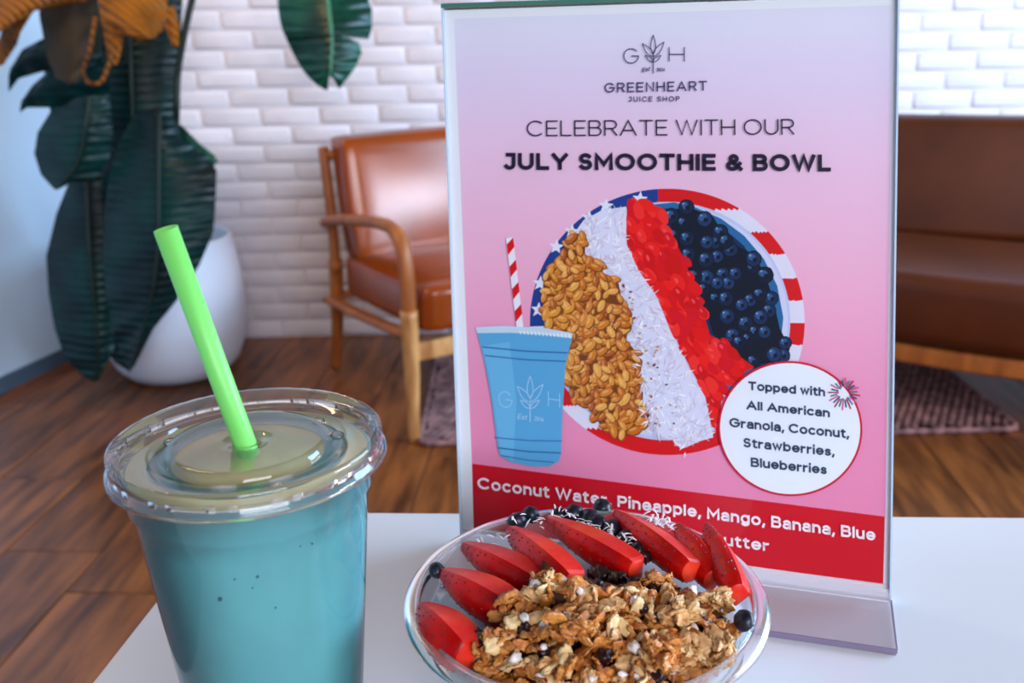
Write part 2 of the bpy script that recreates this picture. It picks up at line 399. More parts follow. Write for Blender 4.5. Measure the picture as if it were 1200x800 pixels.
# --- granola heap height over the bowl
def heap(x, y):
    u, w = x-BX, y-BY; r = math.hypot(u, w)
    h = .006+.013*math.exp(-((u+.004)**2+(w+.004)**2)/.0011)
    h += .010*math.exp(-((u+.019)**2+(w-.012)**2)/.00010)
    edge = max(0, min(1, (.064-r)/.014)); return RH-.013+ (h+.004)*edge
vs = [b0+Vector((0, 0, heap(BX, BY)-.004))]; fs = []; NR, NA = 14, 48
def infront(x, y, up=0):
    # the heap lies on the near side of the row of strawberries
    px, py = proj((x, y, T+RH+.004)); 
    lim = [(450, 905), (540, 782), (600, 722), (632, 690), (700, 704), (760, 692), (820, 684), (880, 716), (930, 735)]
    for (a, b), (c, d) in zip(lim, lim[1:]):
        if a <= px <= c: return py > -up+b+(d-b)*(px-a)/(c-a)
    return py > 740
for i in range(1, NR+1):
    for j in range(NA):
        a = 2*PI*j/NA; r = .0625*i/NR; x = BX+r*math.cos(a); y = BY+r*math.sin(a)
        z = heap(x, y)-.006 if infront(x, y, 26) else RH-.0165
        z += noise.noise(Vector((x*220, y*220, 0)))*.0016
        vs.append(Vector((x, y, T+z)))
for j in range(NA): fs.append((0, 1+j, 1+(j+1) % NA))
for i in range(NR-1):
    for j in range(NA):
        a = 1+i*NA+j; b = 1+i*NA+(j+1) % NA; fs.append((a, a+NA, b+NA, b))
tag(mesh('granola_crumbs', vs, fs, M_bed, None, True, (BX, BY, BZ-.01)), 'crumbly granola mass under the larger flakes in the bowl, darkened as shaded gaps', 'granola', kind='stuff')

# --- granola pieces
def flake_me(seed, L=.010, W=.0066, H=.0022, m=M_flake, crease=True, sub=3):
    r = random.Random(seed); bm = bmesh.new(); bmesh.ops.create_icosphere(bm, subdivisions=sub, radius=1)
    off = Vector((r.uniform(0, 50), r.uniform(0, 50), r.uniform(0, 50))); curl = r.uniform(-.5, .5)
    for v in bm.verts:
        c = v.co.copy(); n = noise.noise(c*1.6+off)
        k = 1+.22*n
        x = c.x*L/2*k; y = c.y*W/2*k*(1-.25*c.x); z = c.z*H/2*k
        if crease and c.z > 0: z -= H*.35*math.exp(-(c.y/.18)**2)*(1-abs(c.x))
        z += curl*(x*x+y*y*1.5)/(L*.9)+noise.noise(c*2.6+off)*H*.55
        x += noise.noise(c*2.2+off*1.3)*L*.09; y += noise.noise(c*2.4-off)*W*.14; z += abs(noise.noise(Vector((c.x*1.5, c.y*6, c.z))+off))*H*.5
        v.co = (x, y, z)
    me = bpy.data.meshes.new('flake'); bm.to_mesh(me); bm.free(); me.polygons.foreach_set('use_smooth', [True]*len(me.polygons)); me.materials.append(m); return me
FLK = [flake_me(s, rnd.uniform(.0085, .0115), rnd.uniform(.0050, .0070), rnd.uniform(.0020, .0032), M_flake if s % 3 else M_flake2) for s in range(12)]
PUF = [flake_me(40+s, .0046, .0036, .0034, M_puff, False, 2) for s in range(3)]
RAI = [flake_me(60+s, .0085, .0060, .0042, M_raisin, False) for s in range(3)]
NUT = [flake_me(70+s, .0110, .0060, .0022, M_nut, False) for s in range(3)]
def place(me, name, x, y, z, tilt=.7, s=1, label=None, cat=None, group=None, rot=None):
    o = bpy.data.objects.new(name, me); COL.objects.link(o); o.location = (x, y, z)
    o.rotation_euler = rot or (rnd.gauss(0, tilt), rnd.gauss(0, tilt), rnd.uniform(0, 6.28)); o.scale = (s, s, s)
    return tag(o, label, cat, group)
def spot(rmax=.059):
    while True:
        r = rmax*math.sqrt(rnd.random()); a = rnd.uniform(0, 6.28); x = BX+r*math.cos(a); y = BY+r*math.sin(a)
        if infront(x, y): return x, y
PTS = []
def far(x, y, d):
    return all((x-a)**2+(y-b)**2 > d*d for a, b in PTS)
nfl = 0; tries = 0
while nfl < 270 and tries < 9000:
    tries += 1; x, y = spot()
    if tries < 7000 and not far(x, y, .0034): continue
    PTS.append((x, y)); z = T+heap(x, y)+rnd.uniform(-.003, .0022)
    place(rnd.choice(FLK), 'oat_flake', x, y, z, .6, rnd.uniform(.75, 1.12), 'toasted golden oat flake in the granola heap of the bowl', 'granola', 'oat flakes of the granola heap')
    nfl += 1
for i in range(30):
    x, y = spot(.055); place(rnd.choice(PUF), 'puffed_grain', x, y, T+heap(x, y)+.0022, .5, rnd.uniform(.7, 1.1), 'small white puffed grain scattered on the granola heap', 'grain', 'white puffed grains on the granola')
for px, py in ((702, 672), (694, 690), (752, 652), (764, 690), (640, 716), (560, 748), (742, 690), (722, 678)):
    q = uz(px, py, T+RH+.000); place(rnd.choice(RAI), 'dried_berry', q.x, q.y, q.z, .4, 1.15, 'dark dried berry', 'berry', 'dark dried berries in the granola')
for i in range(8):
    x, y = spot(.055); place(rnd.choice(RAI), 'dried_berry', x, y, T+heap(x, y)+.0004, .4, rnd.uniform(.8, 1.2), 'dark dried berry tucked between the granola flakes', 'berry', 'dark dried berries in the granola')
for i in range(16):
    x, y = spot(.055); place(rnd.choice(NUT), 'almond_slice', x, y, T+heap(x, y)+.0018, .6, rnd.uniform(.8, 1.1), 'pale sliced almond lying on the granola heap', 'nut', 'almond slices on the granola')
# distinct clusters, each a fused lump of flakes
def cluster(px, py, z, r, n, label, m, stretch=(1, 1, 1), seed=1):
    R = random.Random(seed); c = uz(px, py, z); bm = bmesh.new()
    for i in range(n):
        v = Vector((R.gauss(0, 1), R.gauss(0, 1), R.gauss(0, 1))).normalized()*r*R.uniform(.35, 1)
        v = Vector((v.x*stretch[0], v.y*stretch[1], v.z*stretch[2]))
        me = R.choice(FLK); k = len(bm.verts); bm.from_mesh(me); bm.verts.ensure_lookup_table()
        vs = bm.verts[k:]; s = R.uniform(.55, .9)
        rot = Matrix.Rotation(R.uniform(0, 6.3), 4, 'Z') @ Matrix.Rotation(R.uniform(-1.3, 1.3), 4, 'X') @ Matrix.Rotation(R.uniform(-1.3, 1.3), 4, 'Y')
        bmesh.ops.transform(bm, verts=vs, matrix=Matrix.Translation(c+v) @ rot @ Matrix.Scale(s, 4))
    o = bmobj('granola_cluster', bm, m, None, True, tuple(c)); return tag(o, label, 'granola')
RZ = T+RH
cluster(633, 692, RZ+.006, .0062, 20, 'tallest pointed granola cluster at the back left of the heap', M_flake, (.7, .7, 1.9), 1)
cluster(600, 716, RZ+.003, .007, 20, 'brown upright granola cluster left of the tallest cluster', M_flake, (.9, .7, 1.2), 2)
cluster(562, 755, RZ-.001, .007, 18, 'golden granola cluster against the lowest strawberry at bowl left', M_flake, (1.1, .8, .8), 3)
cluster(672, 735, RZ+.008, .009, 26, 'large layered granola cluster in the middle of the heap', M_flake, (1.3, .9, .8), 4)
cluster(772, 682, RZ+.002, .0055, 16, 'amber granola cluster directly under the middle strawberry slices', M_flake, (1.3, .7, .6), 5)
cluster(845, 700, RZ+.001, .006, 16, 'pale granola cluster below the rightmost strawberry slice', M_flake2, (1.2, .8, .8), 6)
cluster(800, 715, RZ+.005, .0065, 20, 'beige granola cluster of packed oats right of centre', M_flake2, (1.2, .9, .8), 7)
cluster(835, 760, RZ-.001, .0078, 24, 'cream coloured granola cluster at the front right of the bowl', M_flake2, (1.1, .9, .8), 8)
cluster(775, 765, RZ+.003, .0075, 22, 'brown granola cluster at the front of the heap, right of centre', M_flake, (1.1, .9, .7), 9)

def blueberry_at(name, p, r, label, group=None, parent=None):
    bm = bmesh.new(); bmesh.ops.create_uvsphere(bm, u_segments=18, v_segments=12, radius=r)
    off = Vector((p.x*900, p.y*900, 3))
    for v in bm.verts:
        d = v.co.normalized(); k = 1+.10*noise.noise(d*2+off); 
        if d.z > .86: k -= .16*(d.z-.86)/.14
        v.co = v.co*k*1.0
        v.co.z *= .88
    bmesh.ops.rotate(bm, verts=bm.verts, matrix=Matrix.Rotation(rnd.uniform(-1, 1), 3, 'X') @ Matrix.Rotation(rnd.uniform(-1, 1), 3, 'Y'))
    bm.transform(Matrix.Translation(p))
    o = bmobj(name, bm, M_blue, None, True, tuple(p)); return tag(o, label, 'blueberry', group)
blueberry_at('blueberry', uz(872, 727, RZ+.0005), .0042, 'single dark blueberry at the right edge of the granola')
for px, py, r in ((606, 610, .0046), (622, 603, .0042), (672, 602, .0050), (690, 608, .0050), (706, 594, .0044), (700, 614, .0045), (718, 620, .0046), (735, 632, .0046), (655, 604, .0040), (512, 668, .0036), (749, 644, .004)):
    blueberry_at('blueberry', uz(px, py, RZ-.0005), r, 'dark frosted blueberry behind the strawberry slices at the back of the bowl', 'blueberries behind the strawberries')
# coconut shreds
def shred(p, L, w, az, el):
    d = Vector((math.cos(az)*math.cos(el), math.sin(az)*math.cos(el), math.sin(el)))
    vs, fs = tube([p-d*L/2, p-d*L/6+Vector((0, 0, L*.1)), p+d*L/6+Vector((0, 0, L*.1)), p+d*L/2], [w*.4, w, w, w*.3], 6, True, .4)
    o = mesh('coconut_shred', vs, fs, M_coco, None, True, tuple(p)); tag(o, 'white coconut shred scattered behind the strawberries in the bowl', 'coconut', 'coconut shreds at the back of the bowl')
for (x0, y0, x1, y1, k) in ((645, 598, 742, 632, 60), (600, 605, 640, 615, 10), (755, 600, 790, 618, 34), (560, 640, 600, 624, 12), (715, 625, 745, 648, 12)):
    for i in range(k):
        px = rnd.uniform(x0, x1); py = y0+(y1-y0)*(px-x0)/(x1-x0)+rnd.uniform(-7, 7)
        shred(uz(px, py, RZ+rnd.uniform(0, .0035)), rnd.uniform(.003, .006), rnd.uniform(.0003, .0006), rnd.uniform(0, 6.3), rnd.uniform(-.4, .4))
# strawberry slices
def strawberry(pa, pb, za, zb, w, d, label, roll=0, blunt=.8):
    a = uz(*pa, RZ+za); b = uz(*pb, RZ+zb); axd = (b-a); L = axd.length; axd.normalize()
    view = (EYE-(a+b)/2).normalized()
    side = axd.cross(view).normalized(); nrm = side.cross(axd).normalized()   # nrm faces up to the viewer side
    Rr = Matrix.Rotation(roll, 3, axd); side = Rr @ side; nrm = Rr @ nrm
    if nrm.z < 0: nrm = -nrm; side = -side
    n = 14; skin_v = []; rows = 13
    root = empty('strawberry_slice', tuple((a+b)/2), label, 'strawberry')
    prof = [(-.03, .12), (-.01, .34)]
    for i in range(rows-3):
        t = .03+.95*i/(rows-4)
        k = .34+.66*math.sin(min(1, t/.66)*PI/2)**.9 if t < .66 else 1-(1-blunt)*((t-.66)/.34)**2.2
        prof.append((t, k))
    prof.append((1.01, blunt*.86))
    A0, A1 = math.radians(-65), math.radians(114)
    if side.z > 0: A0, A1 = math.radians(66), math.radians(245)
    sk = []; sf = []; bo = Vector((rnd.uniform(0, 9), 0, 0))
    for t, k in prof:
        c = a+axd*L*t+nrm*(.0010*math.sin(max(0, t)*PI))
        for j in range(n+1):
            an = A0+(A1-A0)*j/n; kk = k*(1+.07*noise.noise(bo+Vector((t*2.2, math.cos(an), math.sin(an)))))
            sk.append(c+side*(w*kk*math.cos(an))+nrm*(d*kk*math.sin(an)))
    for i in range(rows-1):
        for j in range(n): q = i*(n+1)+j; sf.append((q, q+1, q+n+2, q+n+1))
    sf.append(tuple(range(n+1))[::-1])
    mesh('skin', sk, sf, M_berryskin, root, True)
    cf = []; ff_ = []
    m = 4; sg = -1 if side.z < 0 else 1
    for i, (t, k) in enumerate(prof):
        c = a+axd*L*t
        e0 = sk[i*(n+1)]; e1 = sk[i*(n+1)+n]
        if sg < 0: rg = c-side*(w*.93*k)-nrm*(d*.22*k)
        else: rg = c+side*(w*.93*k)-nrm*(d*.22*k)
        if sg > 0:
            for j in range(m+1): cf.append(e1.lerp(rg, j/m))
            for j in range(1, m+1): cf.append(rg.lerp(e0, j/m))
        else:
            for j in range(m+1): cf.append(e1.lerp(rg, j/m))
            for j in range(1, m+1): cf.append(rg.lerp(e0, j/m))
    R_ = 2*m+1
    for i in range(rows-1):
        for j in range(R_-1): q = i*R_+j; ff_.append((q, q+1, q+R_+1, q+R_))
    mesh('cut_face', cf, ff_, M_flesh, root, False)
    # blunt cut end
    i = rows-1; ring = [sk[i*(n+1)+j] for j in range(n+1)]+[cf[i*R_+j] for j in range(1, R_-1)]
    ce = sum(ring, Vector())/len(ring)+axd*.0012; K = len(ring)
    ins = [ce.lerp(p, .6)+axd*.0004 for p in ring]
    mesh('cut_end', ring+ins+[ce], [(j, (j+1) % K, K+(j+1) % K, K+j) for j in range(K)]+[(K+j, K+(j+1) % K, 2*K) for j in range(K)], M_flesh, root, True)['label'] = 'pale orange cut end'
    # seeds
    sv_ = []; sf_ = []
    for i in range(3, rows-1):
        for j in range(1, n, 2):
            if rnd.random() < .12: continue
            q = i*(n+1)+j+(1 if i % 2 and j < n-1 else 0); p = sk[q]; p = p+axd*rnd.uniform(-.0006, .0006)
            nn = ((p-(a+axd*L*prof[i][0])).normalized()); s1 = axd*.0008; s2 = nn.cross(axd).normalized()*.0005; h = nn*.0004; k0 = len(sv_)
            sv_ += [p-s1, p+s2, p+s1, p-s2, p+h]; sf_ += [(k0, k0+1, k0+4), (k0+1, k0+2, k0+4), (k0+2, k0+3, k0+4), (k0+3, k0, k0+4)]
    o = mesh('seeds', sv_, sf_, M_seed, root); o['kind'] = 'stuff'
    return root
strawberry((496, 712), (550, 768), -.001, -.003, .0098, .0090, 'lowest strawberry slice, dark red, at the left edge of the bowl', .2)
strawberry((522, 672), (604, 718), 0, -.001, .0092, .0088, 'second strawberry slice up the left side of the bowl', .1)
strawberry((546, 640), (630, 684), 0, 0, .0082, .0080, 'third strawberry slice on the left, half under the fourth', .1)
strawberry((600, 622), (672, 684), .001, .001, .0090, .0086, 'fourth strawberry slice, behind the tallest granola cluster', .1)
strawberry((645, 610), (746, 666), .001, .001, .0078, .0078, 'long strawberry slice in the middle with pale cut ridge', .1)
strawberry((724, 602), (810, 668), .0015, 0, .0074, .0076, 'long strawberry slice right of centre pointing at the poster', -.1)
strawberry((796, 618), (838, 678), -.001, -.003, .0078, .007, 'dark strawberry slice wedged behind the rightmost slice', -.2)
strawberry((830, 618), (866, 696), .0005, -.001, .0068, .0074, 'rightmost strawberry slice curving down the bowl edge', -.2)


ORDW = ['first', 'second', 'third', 'fourth', 'fifth', 'sixth', 'seventh', 'eighth', 'ninth', 'tenth', 'eleventh', 'twelfth', 'thirteenth', 'fourteenth', 'fifteenth', 'sixteenth']
def rank(group, text_):
    os_ = sorted([o for o in COL.objects if o.get('group') == group], key=lambda o: proj(o.location)[0])
    for i, o in enumerate(os_): o['label'] = text_.replace('#', ORDW[i])
rank('dark dried berries in the granola', '# dark dried berry from the left in the granola heap')
rank('almond slices on the granola', '# pale almond slice from the left on the granola heap')
rank('blueberries behind the strawberries', '# frosted blueberry from the left behind the strawberry slices')

# ================================================================== SIGN HOLDER AND POSTER
br = uz(1044, 704, T); bl = uz(541.5, 637, T)
SU = (br-bl).normalized(); SN0 = Vector((SU.y, -SU.x, 0)).normalized()      # towards the viewer
if SN0.y > 0: SN0 = -SN0
LEAN = .2
SW = (Vector((0, 0, math.cos(LEAN)))-SN0*math.sin(LEAN)).normalized(); SN = SU.cross(SW).normalized()
if SN.y > 0: SN = -SN
def S(px, py, off=0):
    """a point of the leaning sign plane (off = metres towards the viewer)"""
    d = ray(px, py); t = (br-EYE).dot(SN)/d.dot(SN); return EYE+d*t+SN*off
def slab(name, pts, o0, o1, m, parent):
    f = [Vector(p)+SN*o1 for p in pts]; b = [Vector(p)+SN*o0 for p in pts]; n = len(pts)
    return mesh(name, f+b, [tuple(range(n)), tuple(range(2*n-1, n-1, -1))]+[(i, n+i, n+(i+1) % n, (i+1) % n) for i in range(n)], m, parent)
hold = empty('sign_holder', tuple((bl+br)/2), 'clear acrylic countertop sign holder leaning back on the white table', 'sign holder')
TLc, TRc, BRc, BLc = S(519, 6), S(1054, -12), S(1044, 703.5), S(541.5, 636.5)
def inset(pts, k):
    c = sum(pts, Vector())/4; return [p+(c-p)*k for p in pts]
FR = [BLc, BRc, TRc, TLc]
slab('front_panel', FR, .0012, .0030, M_acry, hold)
slab('back_panel', FR, -.0030, -.0010, M_acry, hold)
def strip(a, b, w, o0, o1, m, name, inward):
    i = inward.normalized()*w; o = slab(name, [a, b, b+i, a+i], o0, o1, m, hold); return o
strip(TLc+SW*.0002, TRc+SW*.0002, .0024, -.0030, .0032, M_teal, 'top_edge', -SW)['label'] = 'top edge of the acrylic with a teal reflection in its colour'
strip(BLc, TLc, .0009, -.0030, .0031, M_edge, 'side_edge', SU)
strip(BRc, TRc, .0009, -.0030, .0031, M_edge, 'side_edge', -SU)
# foot: clear slab bent forward from the panel bottom
fa, fb = br+Vector((0, 0, .0015)), bl+Vector((0, 0, .0015)); FD = SN0*((uz(1040, 766, T)-br).dot(SN0))
th_ = .0030
def foot_prof(base):
    o = []
    for k in range(7):
        a = math.radians(90*k/6); r = .006
        o.append(base + SW*(r*(1-math.sin(a))) + SN0*(r*(1-math.cos(a))))
    return o
ins_ = SU*.0006
pr_ = []
for base in (bl+ins_, br-ins_):
    top = foot_prof(base+Vector((0, 0, .0032))); top.append(base+Vector((0, 0, .0032))+FD-SN0*.0006)
    bot = [base+Vector((0, 0, .0004))+(p-base-Vector((0, 0, .0032)))*1.0 for p in top]
    pr_.append((top, bot))
(t0, q0), (t1, q1) = pr_; K = len(t0)
vs = t0+t1+q0+q1; fs = []
for i in range(K-1):
    fs.append((i, i+1, K+i+1, K+i)); fs.append((2*K+i, 3*K+i, 3*K+i+1, 2*K+i+1)); fs.append((i, 2*K+i, 2*K+i+1, i+1)); fs.append((K+i, K+i+1, 3*K+i+1, 3*K+i))
mesh('foot', vs, fs, M_foot, hold, False)['label'] = 'clear acrylic foot bent forward on the table'
fe0, fe1 = t0[-1], t1[-1]
mesh('foot_edge', [fe0, fe1, fe1-Vector((0, 0, .0030)), fe0-Vector((0, 0, .0030)), fe0+SN0*.0010, fe1+SN0*.0010, fe1-Vector((0, 0, .0030))+SN0*.0010, fe0-Vector((0, 0, .0030))+SN0*.0010], BF, M_grey, hold)['label'] = 'grey front edge of the foot'
g0 = t1[2]; 
mesh('foot_edge', [t1[5], t1[-1], q1[-1], q1[5], t1[5]+SU*.0006, t1[-1]+SU*.0006, q1[-1]+SU*.0006, q1[5]+SU*.0006], BF, M_grey, hold)

# --- the poster sheet
PO = empty('poster', tuple((bl+br)/2+Vector((0, 0, .01))), 'pink smoothie and bowl poster with red bottom band, held upright in the acrylic stand', 'poster')
def mprint(name, c): return mat(name, c, .55, .25)
M_paper = bpy.data.materials.new('poster_paper'); M_paper.use_nodes = True
def grad_mat(m, cols, wobble=0):
    nt = m.node_tree; N = nt.nodes; L = nt.links; b = N['Principled BSDF']; b.inputs['Roughness'].default_value = .5; b.inputs['Specular IOR Level'].default_value = .2
    a = N.new('ShaderNodeAttribute'); a.attribute_name = 'col'; L.new(a.outputs['Color'], b.inputs['Base Color'])
grad_mat(M_paper, None)
def cmesh(name, verts, faces, cols, label=None):
    o = mesh(name, verts, faces, M_paper, PO, False, None, cols)
    if label: o['label'] = label
    return o
slab('sheet', [S(542, 623), S(1044, 691), S(1053, -4), S(521, 12)], -.0004, 0, mprint('white_paper', (232, 234, 240)), PO)
LAY = [0]
def off(k=1): LAY[0] += k; return .000012*LAY[0]
# pink gradient field
def lerp(a, b, t): return tuple(a[i]+(b[i]-a[i])*t for i in range(3))
G0 = [(0, (222, 222, 238)), (.14, (222, 208, 232)), (.30, (232, 196, 222)), (.55, (236, 176, 206)), (.80, (234, 148, 186)), (1, (232, 138, 178))]
def gcol(t):
    for (a, ca), (b, cb) in zip(G0, G0[1:]):
        if t <= b: return lerp(ca, cb, (t-a)/(b-a))
    return G0[-1][1]
Ltop, Lbot, Rtop, Rbot = Vector((532, 22)), Vector((553, 543)), Vector((1046, 6)), Vector((1037.5, 605))
vs = []; fs = []; n = 40; me_off = off()
for i in range(n+1):
    t = i/n; a = Ltop.lerp(Lbot, t); b = Rtop.lerp(Rbot, t)
    vs += [S(a.x, a.y, me_off), S(b.x, b.y, me_off)]
for i in range(n): fs.append((2*i, 2*i+1, 2*i+3, 2*i+2))
# smooth gradient via per-corner colours
o = mesh('pink_field', vs, fs, M_paper, PO); me = o.data; ca = me.color_attributes.new('col', 'FLOAT_COLOR', 'POINT')
for i in range(2*n+2): ca.data[i].color = lin(gcol((i//2)/n))
def poly(name, pts, col, label=None, o=None):
    k = off() if o is None else o
    return cmesh(name, [S(x, y, k) for x, y in pts], [tuple(range(len(pts)))], [lin(col)], label)
poly('red_band', [(553, 543), (1037, 605), (1035, 684.5), (555, 618.5)], (206, 0, 30))
def ell(cx, cy, rx, ry, n=64, a0=0, a1=360, rot=0):
    out = []
    for i in range(n):
        a = math.radians(a0+(a1-a0)*i/(n-1 if a1-a0 < 360 else n)); x, y = rx*math.cos(a), -ry*math.sin(a)
        c, s = math.cos(rot), math.sin(rot); out.append((cx+x*c-y*s, cy+x*s+y*c))
    return out
# --- plate
PX, PY, RX, RY = 782, 377, 161, 156
poly('plate_disc', ell(PX, PY, RX, RY, 96), (222, 222, 240), 'white plate rim in the poster picture')
def ringpiece(cond, col, name):
    k = off(); vs = []; fs = []; N_ = 720; M_ = 6
    for i in range(N_):
        a0 = 2*PI*i/N_; a1 = 2*PI*(i+1)/N_
        for j in range(M_):
            r0 = 1-.118*j/M_; r1 = 1-.118*(j+1)/M_; am = (a0+a1)/2; rm = (r0+r1)/2
            x, y = PX+RX*rm*math.cos(am), PY-RY*rm*math.sin(am)
            if cond(x, y):
                q = len(vs)
                for a, r in ((a0, r0), (a1, r0), (a1, r1), (a0, r1)): vs.append(S(PX+RX*r*math.cos(a), PY-RY*r*math.sin(a), k))
                fs.append((q, q+1, q+2, q+3))
    cmesh(name, vs, fs, [lin(col)]*len(fs))
ringpiece(lambda x, y: x < 771 and y < 382, (24, 60, 140), 'blue_rim')
def redc(x, y):
    if x >= 771: return any(a <= y <= b for a, b in ((215, 245.5), (272, 298), (326, 352), (378, 404), (430, 456), (502, 540)))
    return y > 400 and any(a <= y <= b for a, b in ((400, 424), (451, 475), (502, 540)))
ringpiece(redc, (214, 16, 24), 'red_rim_stripe')
def starpts(cx, cy, r, rot=0):
    return [(cx+(r if i % 2 == 0 else r*.42)*math.sin(rot+PI*i/5), cy-(r if i % 2 == 0 else r*.42)*math.cos(rot+PI*i/5)) for i in range(10)]
k = off(); vs = []; fs = []
for x, y in ((710, 241), (690, 255), (670, 271), (652, 289), (633, 332), (631, 363), (750, 233)):
    q = len(vs); P_ = starpts(x, y, 9.5, .1); vs += [S(a, b, k) for a, b in P_]+[S(x, y, k)]; fs += [(q+i, q+(i+1) % 10, q+10) for i in range(10)]
cmesh('rim_star', vs, fs, [lin((226, 230, 246))]*len(fs))
poly('bowl_rim', ell(PX, PY-1, RX*.895, RY*.895, 96), (186, 200, 236))
poly('bowl_inside', ell(PX+1, PY-1, RX*.872, RY*.872, 96), (206, 212, 240))
# deep blue smoothie on the right
def clipell(pts, sx=.87): return pts
sm = [(752, 241), (790, 237), (815, 243), (845, 256), (872, 276), (895, 303), (911, 335), (918, 372), (914, 410), (900, 445), (860, 470), (820, 440), (790, 340), (765, 270)]
poly('printed_smoothie', sm, (38, 104, 160))
poly('printed_smoothie', [(770, 243), (810, 248), (845, 265), (872, 288), (892, 320), (904, 360), (900, 430), (840, 430), (800, 330), (770, 270)], (16, 44, 84))
R2 = random.Random(5)
def inside(p, poly_):
    x, y = p; c = False; n = len(poly_)
    for i in range(n):
        x1, y1 = poly_[i]; x2, y2 = poly_[(i+1) % n]
        if (y1 > y) != (y2 > y) and x < (x2-x1)*(y-y1)/(y2-y1)+x1: c = not c
    return c
def scatter(name, region, count, fn, jitter=0, base=None, dmin=0):
    """fn(x, y) -> list of (points, colour), each printed a hair above the last"""
    if base: poly(name, region, base)
    xs = [p[0] for p in region]; ys = [p[1] for p in region]; vs = []; fs = []; cs = []; k0 = off(1); h = 0; got = []; tr = 0
    while len(got) < count and tr < 60000:
        tr += 1
        x, y = R2.uniform(min(xs), max(xs)), R2.uniform(min(ys), max(ys))
        if not inside((x, y), region): continue
        if dmin and any((a-x)**2+(b-y)**2 < dmin*dmin for a, b in got): continue
        got.append((x, y))
        for pts, col in fn(x, y):
            q = len(vs); z = k0+h; h += 4e-7
            vs += [S(a, b, z) for a, b in pts]; fs.append(tuple(range(q, q+len(pts)))); cs.append(lin(col))
    LAY[0] += int(h/.000012)+1
    cmesh(name, vs, fs, cs)
def blob(x, y, r, asp, rot, n=10, jit=.15):
    out = []
    for i in range(n):
        a = 2*PI*i/n; rr = r*(1+R2.uniform(-jit, jit)); u, v = rr*math.cos(a), rr*asp*math.sin(a)
        out.append((x+u*math.cos(rot)-v*math.sin(rot), y+u*math.sin(rot)+v*math.cos(rot)))
    return out
straw_poly = [(735, 243), (742, 236), (760, 238), (779, 250), (776, 262), (788, 276), (800, 300), (812, 330), (822, 352), (826, 372), (832, 392), (850, 402), (868, 418), (884, 430), (848, 448), (842, 500), (834, 500), (826, 462), (806, 425), (786, 385), (770, 345), (748, 315), (733, 285)]
def fstraw(x, y):
    r = R2.uniform(7, 12); rot = R2.uniform(.5, 1.3); c = R2.choice([(226, 14, 16), (236, 26, 22), (206, 6, 12), (240, 44, 40), (214, 8, 30)])
    out = [(blob(x, y, r, .6, rot, 12, .08), c)]
    if R2.random() < .35: out.append((blob(x-2, y-2, r*.35, .5, rot, 8), (244, 70, 76)))
    return out
def fberry(x, y):
    r = R2.uniform(8, 10.5); a = R2.uniform(0, 6)
    c = R2.choice([(18, 34, 66), (22, 44, 84), (14, 26, 52), (28, 54, 98)])
    return [(blob(x, y, r, 1, 0, 14, .03), (10, 18, 38)), (blob(x, y, r*.86, 1, 0, 14, .03), c), (blob(x-r*.2, y-r*.2, r*.5, .8, a, 10), (50, 88, 138)),
            (blob(x+r*.15, y+r*.1, r*.3, 1, a, 8), (12, 20, 40)), (blob(x-r*.4, y-r*.42, r*.14, 1, a, 6), (128, 158, 200))]
berry_poly = [(786, 246), (806, 242), (836, 254), (852, 282), (880, 296), (896, 318), (906, 350), (914, 385), (926, 408), (920, 424), (880, 426), (850, 410), (836, 392), (826, 360), (818, 338), (800, 306), (786, 270)]
def fcoco(x, y):
    L_ = R2.uniform(4, 8); w = R2.uniform(.6, 1.1); a = R2.uniform(0, PI); c = R2.choice([(240, 240, 250), (226, 228, 244), (210, 212, 236), (246, 246, 252), (200, 196, 222), (214, 190, 206)])
    dx, dy = math.cos(a)*L_, math.sin(a)*L_; nx, ny = -math.sin(a)*w, math.cos(a)*w
    return [([(x-dx, y-dy), (x+nx, y+ny), (x+dx, y+dy), (x-nx, y-ny)], c)]
coco_poly = [(706, 246), (734, 242), (734, 285), (748, 316), (770, 348), (786, 388), (804, 426), (826, 464), (836, 512), (822, 516), (798, 526), (790, 516), (758, 506), (745, 470), (738, 420), (722, 370), (700, 330), (672, 300), (668, 280), (684, 258)]
def fgran(x, y):
    r = R2.uniform(5.5, 9); rot = R2.uniform(0, PI)
    c = R2.choice([(222, 148, 58), (206, 124, 40), (232, 168, 82), (196, 108, 34), (214, 134, 60), (180, 94, 40)])
    dk = lerp(c, (90, 40, 10), .65)
    return [(blob(x+.8, y+1, r*1.05, .58, rot, 10, .1), dk), (blob(x, y, r, .52, rot, 10, .1), c), (blob(x-r*.15, y-r*.15, r*.55, .35, rot, 8), lerp(c, (250, 210, 140), .45))]
gran_poly = [(672, 272), (686, 276), (686, 300), (702, 306), (706, 320), (724, 326), (728, 346), (738, 362), (738, 380), (734, 398), (744, 410), (752, 424), (748, 446), (750, 468), (762, 486), (752, 502), (726, 510), (706, 500), (690, 478), (672, 466), (662, 440), (660, 400), (640, 384), (636, 350), (638, 320), (655, 304), (664, 286)]
scatter('printed_blueberry', berry_poly, 44, fberry, base=(10, 20, 40), dmin=10)
scatter('printed_strawberry', straw_poly, 150, fstraw, base=(214, 10, 18))
scatter('printed_coconut', coco_poly, 700, fcoco, base=(218, 220, 242))
scatter('printed_granola', gran_poly, 300, fgran, base=(120, 62, 22), dmin=5)
scatter('printed_coconut', [(742, 372), (752, 380), (760, 440), (766, 480), (778, 520), (800, 528), (804, 534), (790, 524), (756, 500), (744, 440)], 70, fcoco)
scatter('printed_crumb', [(700, 300), (745, 380), (765, 500), (800, 505), (790, 440), (740, 340)], 45, lambda x, y: [(blob(x, y, R2.uniform(1, 2.4), .6, R2.uniform(0, 3), 7), R2.choice([(206, 130, 70), (120, 60, 50), (190, 150, 120)]))])
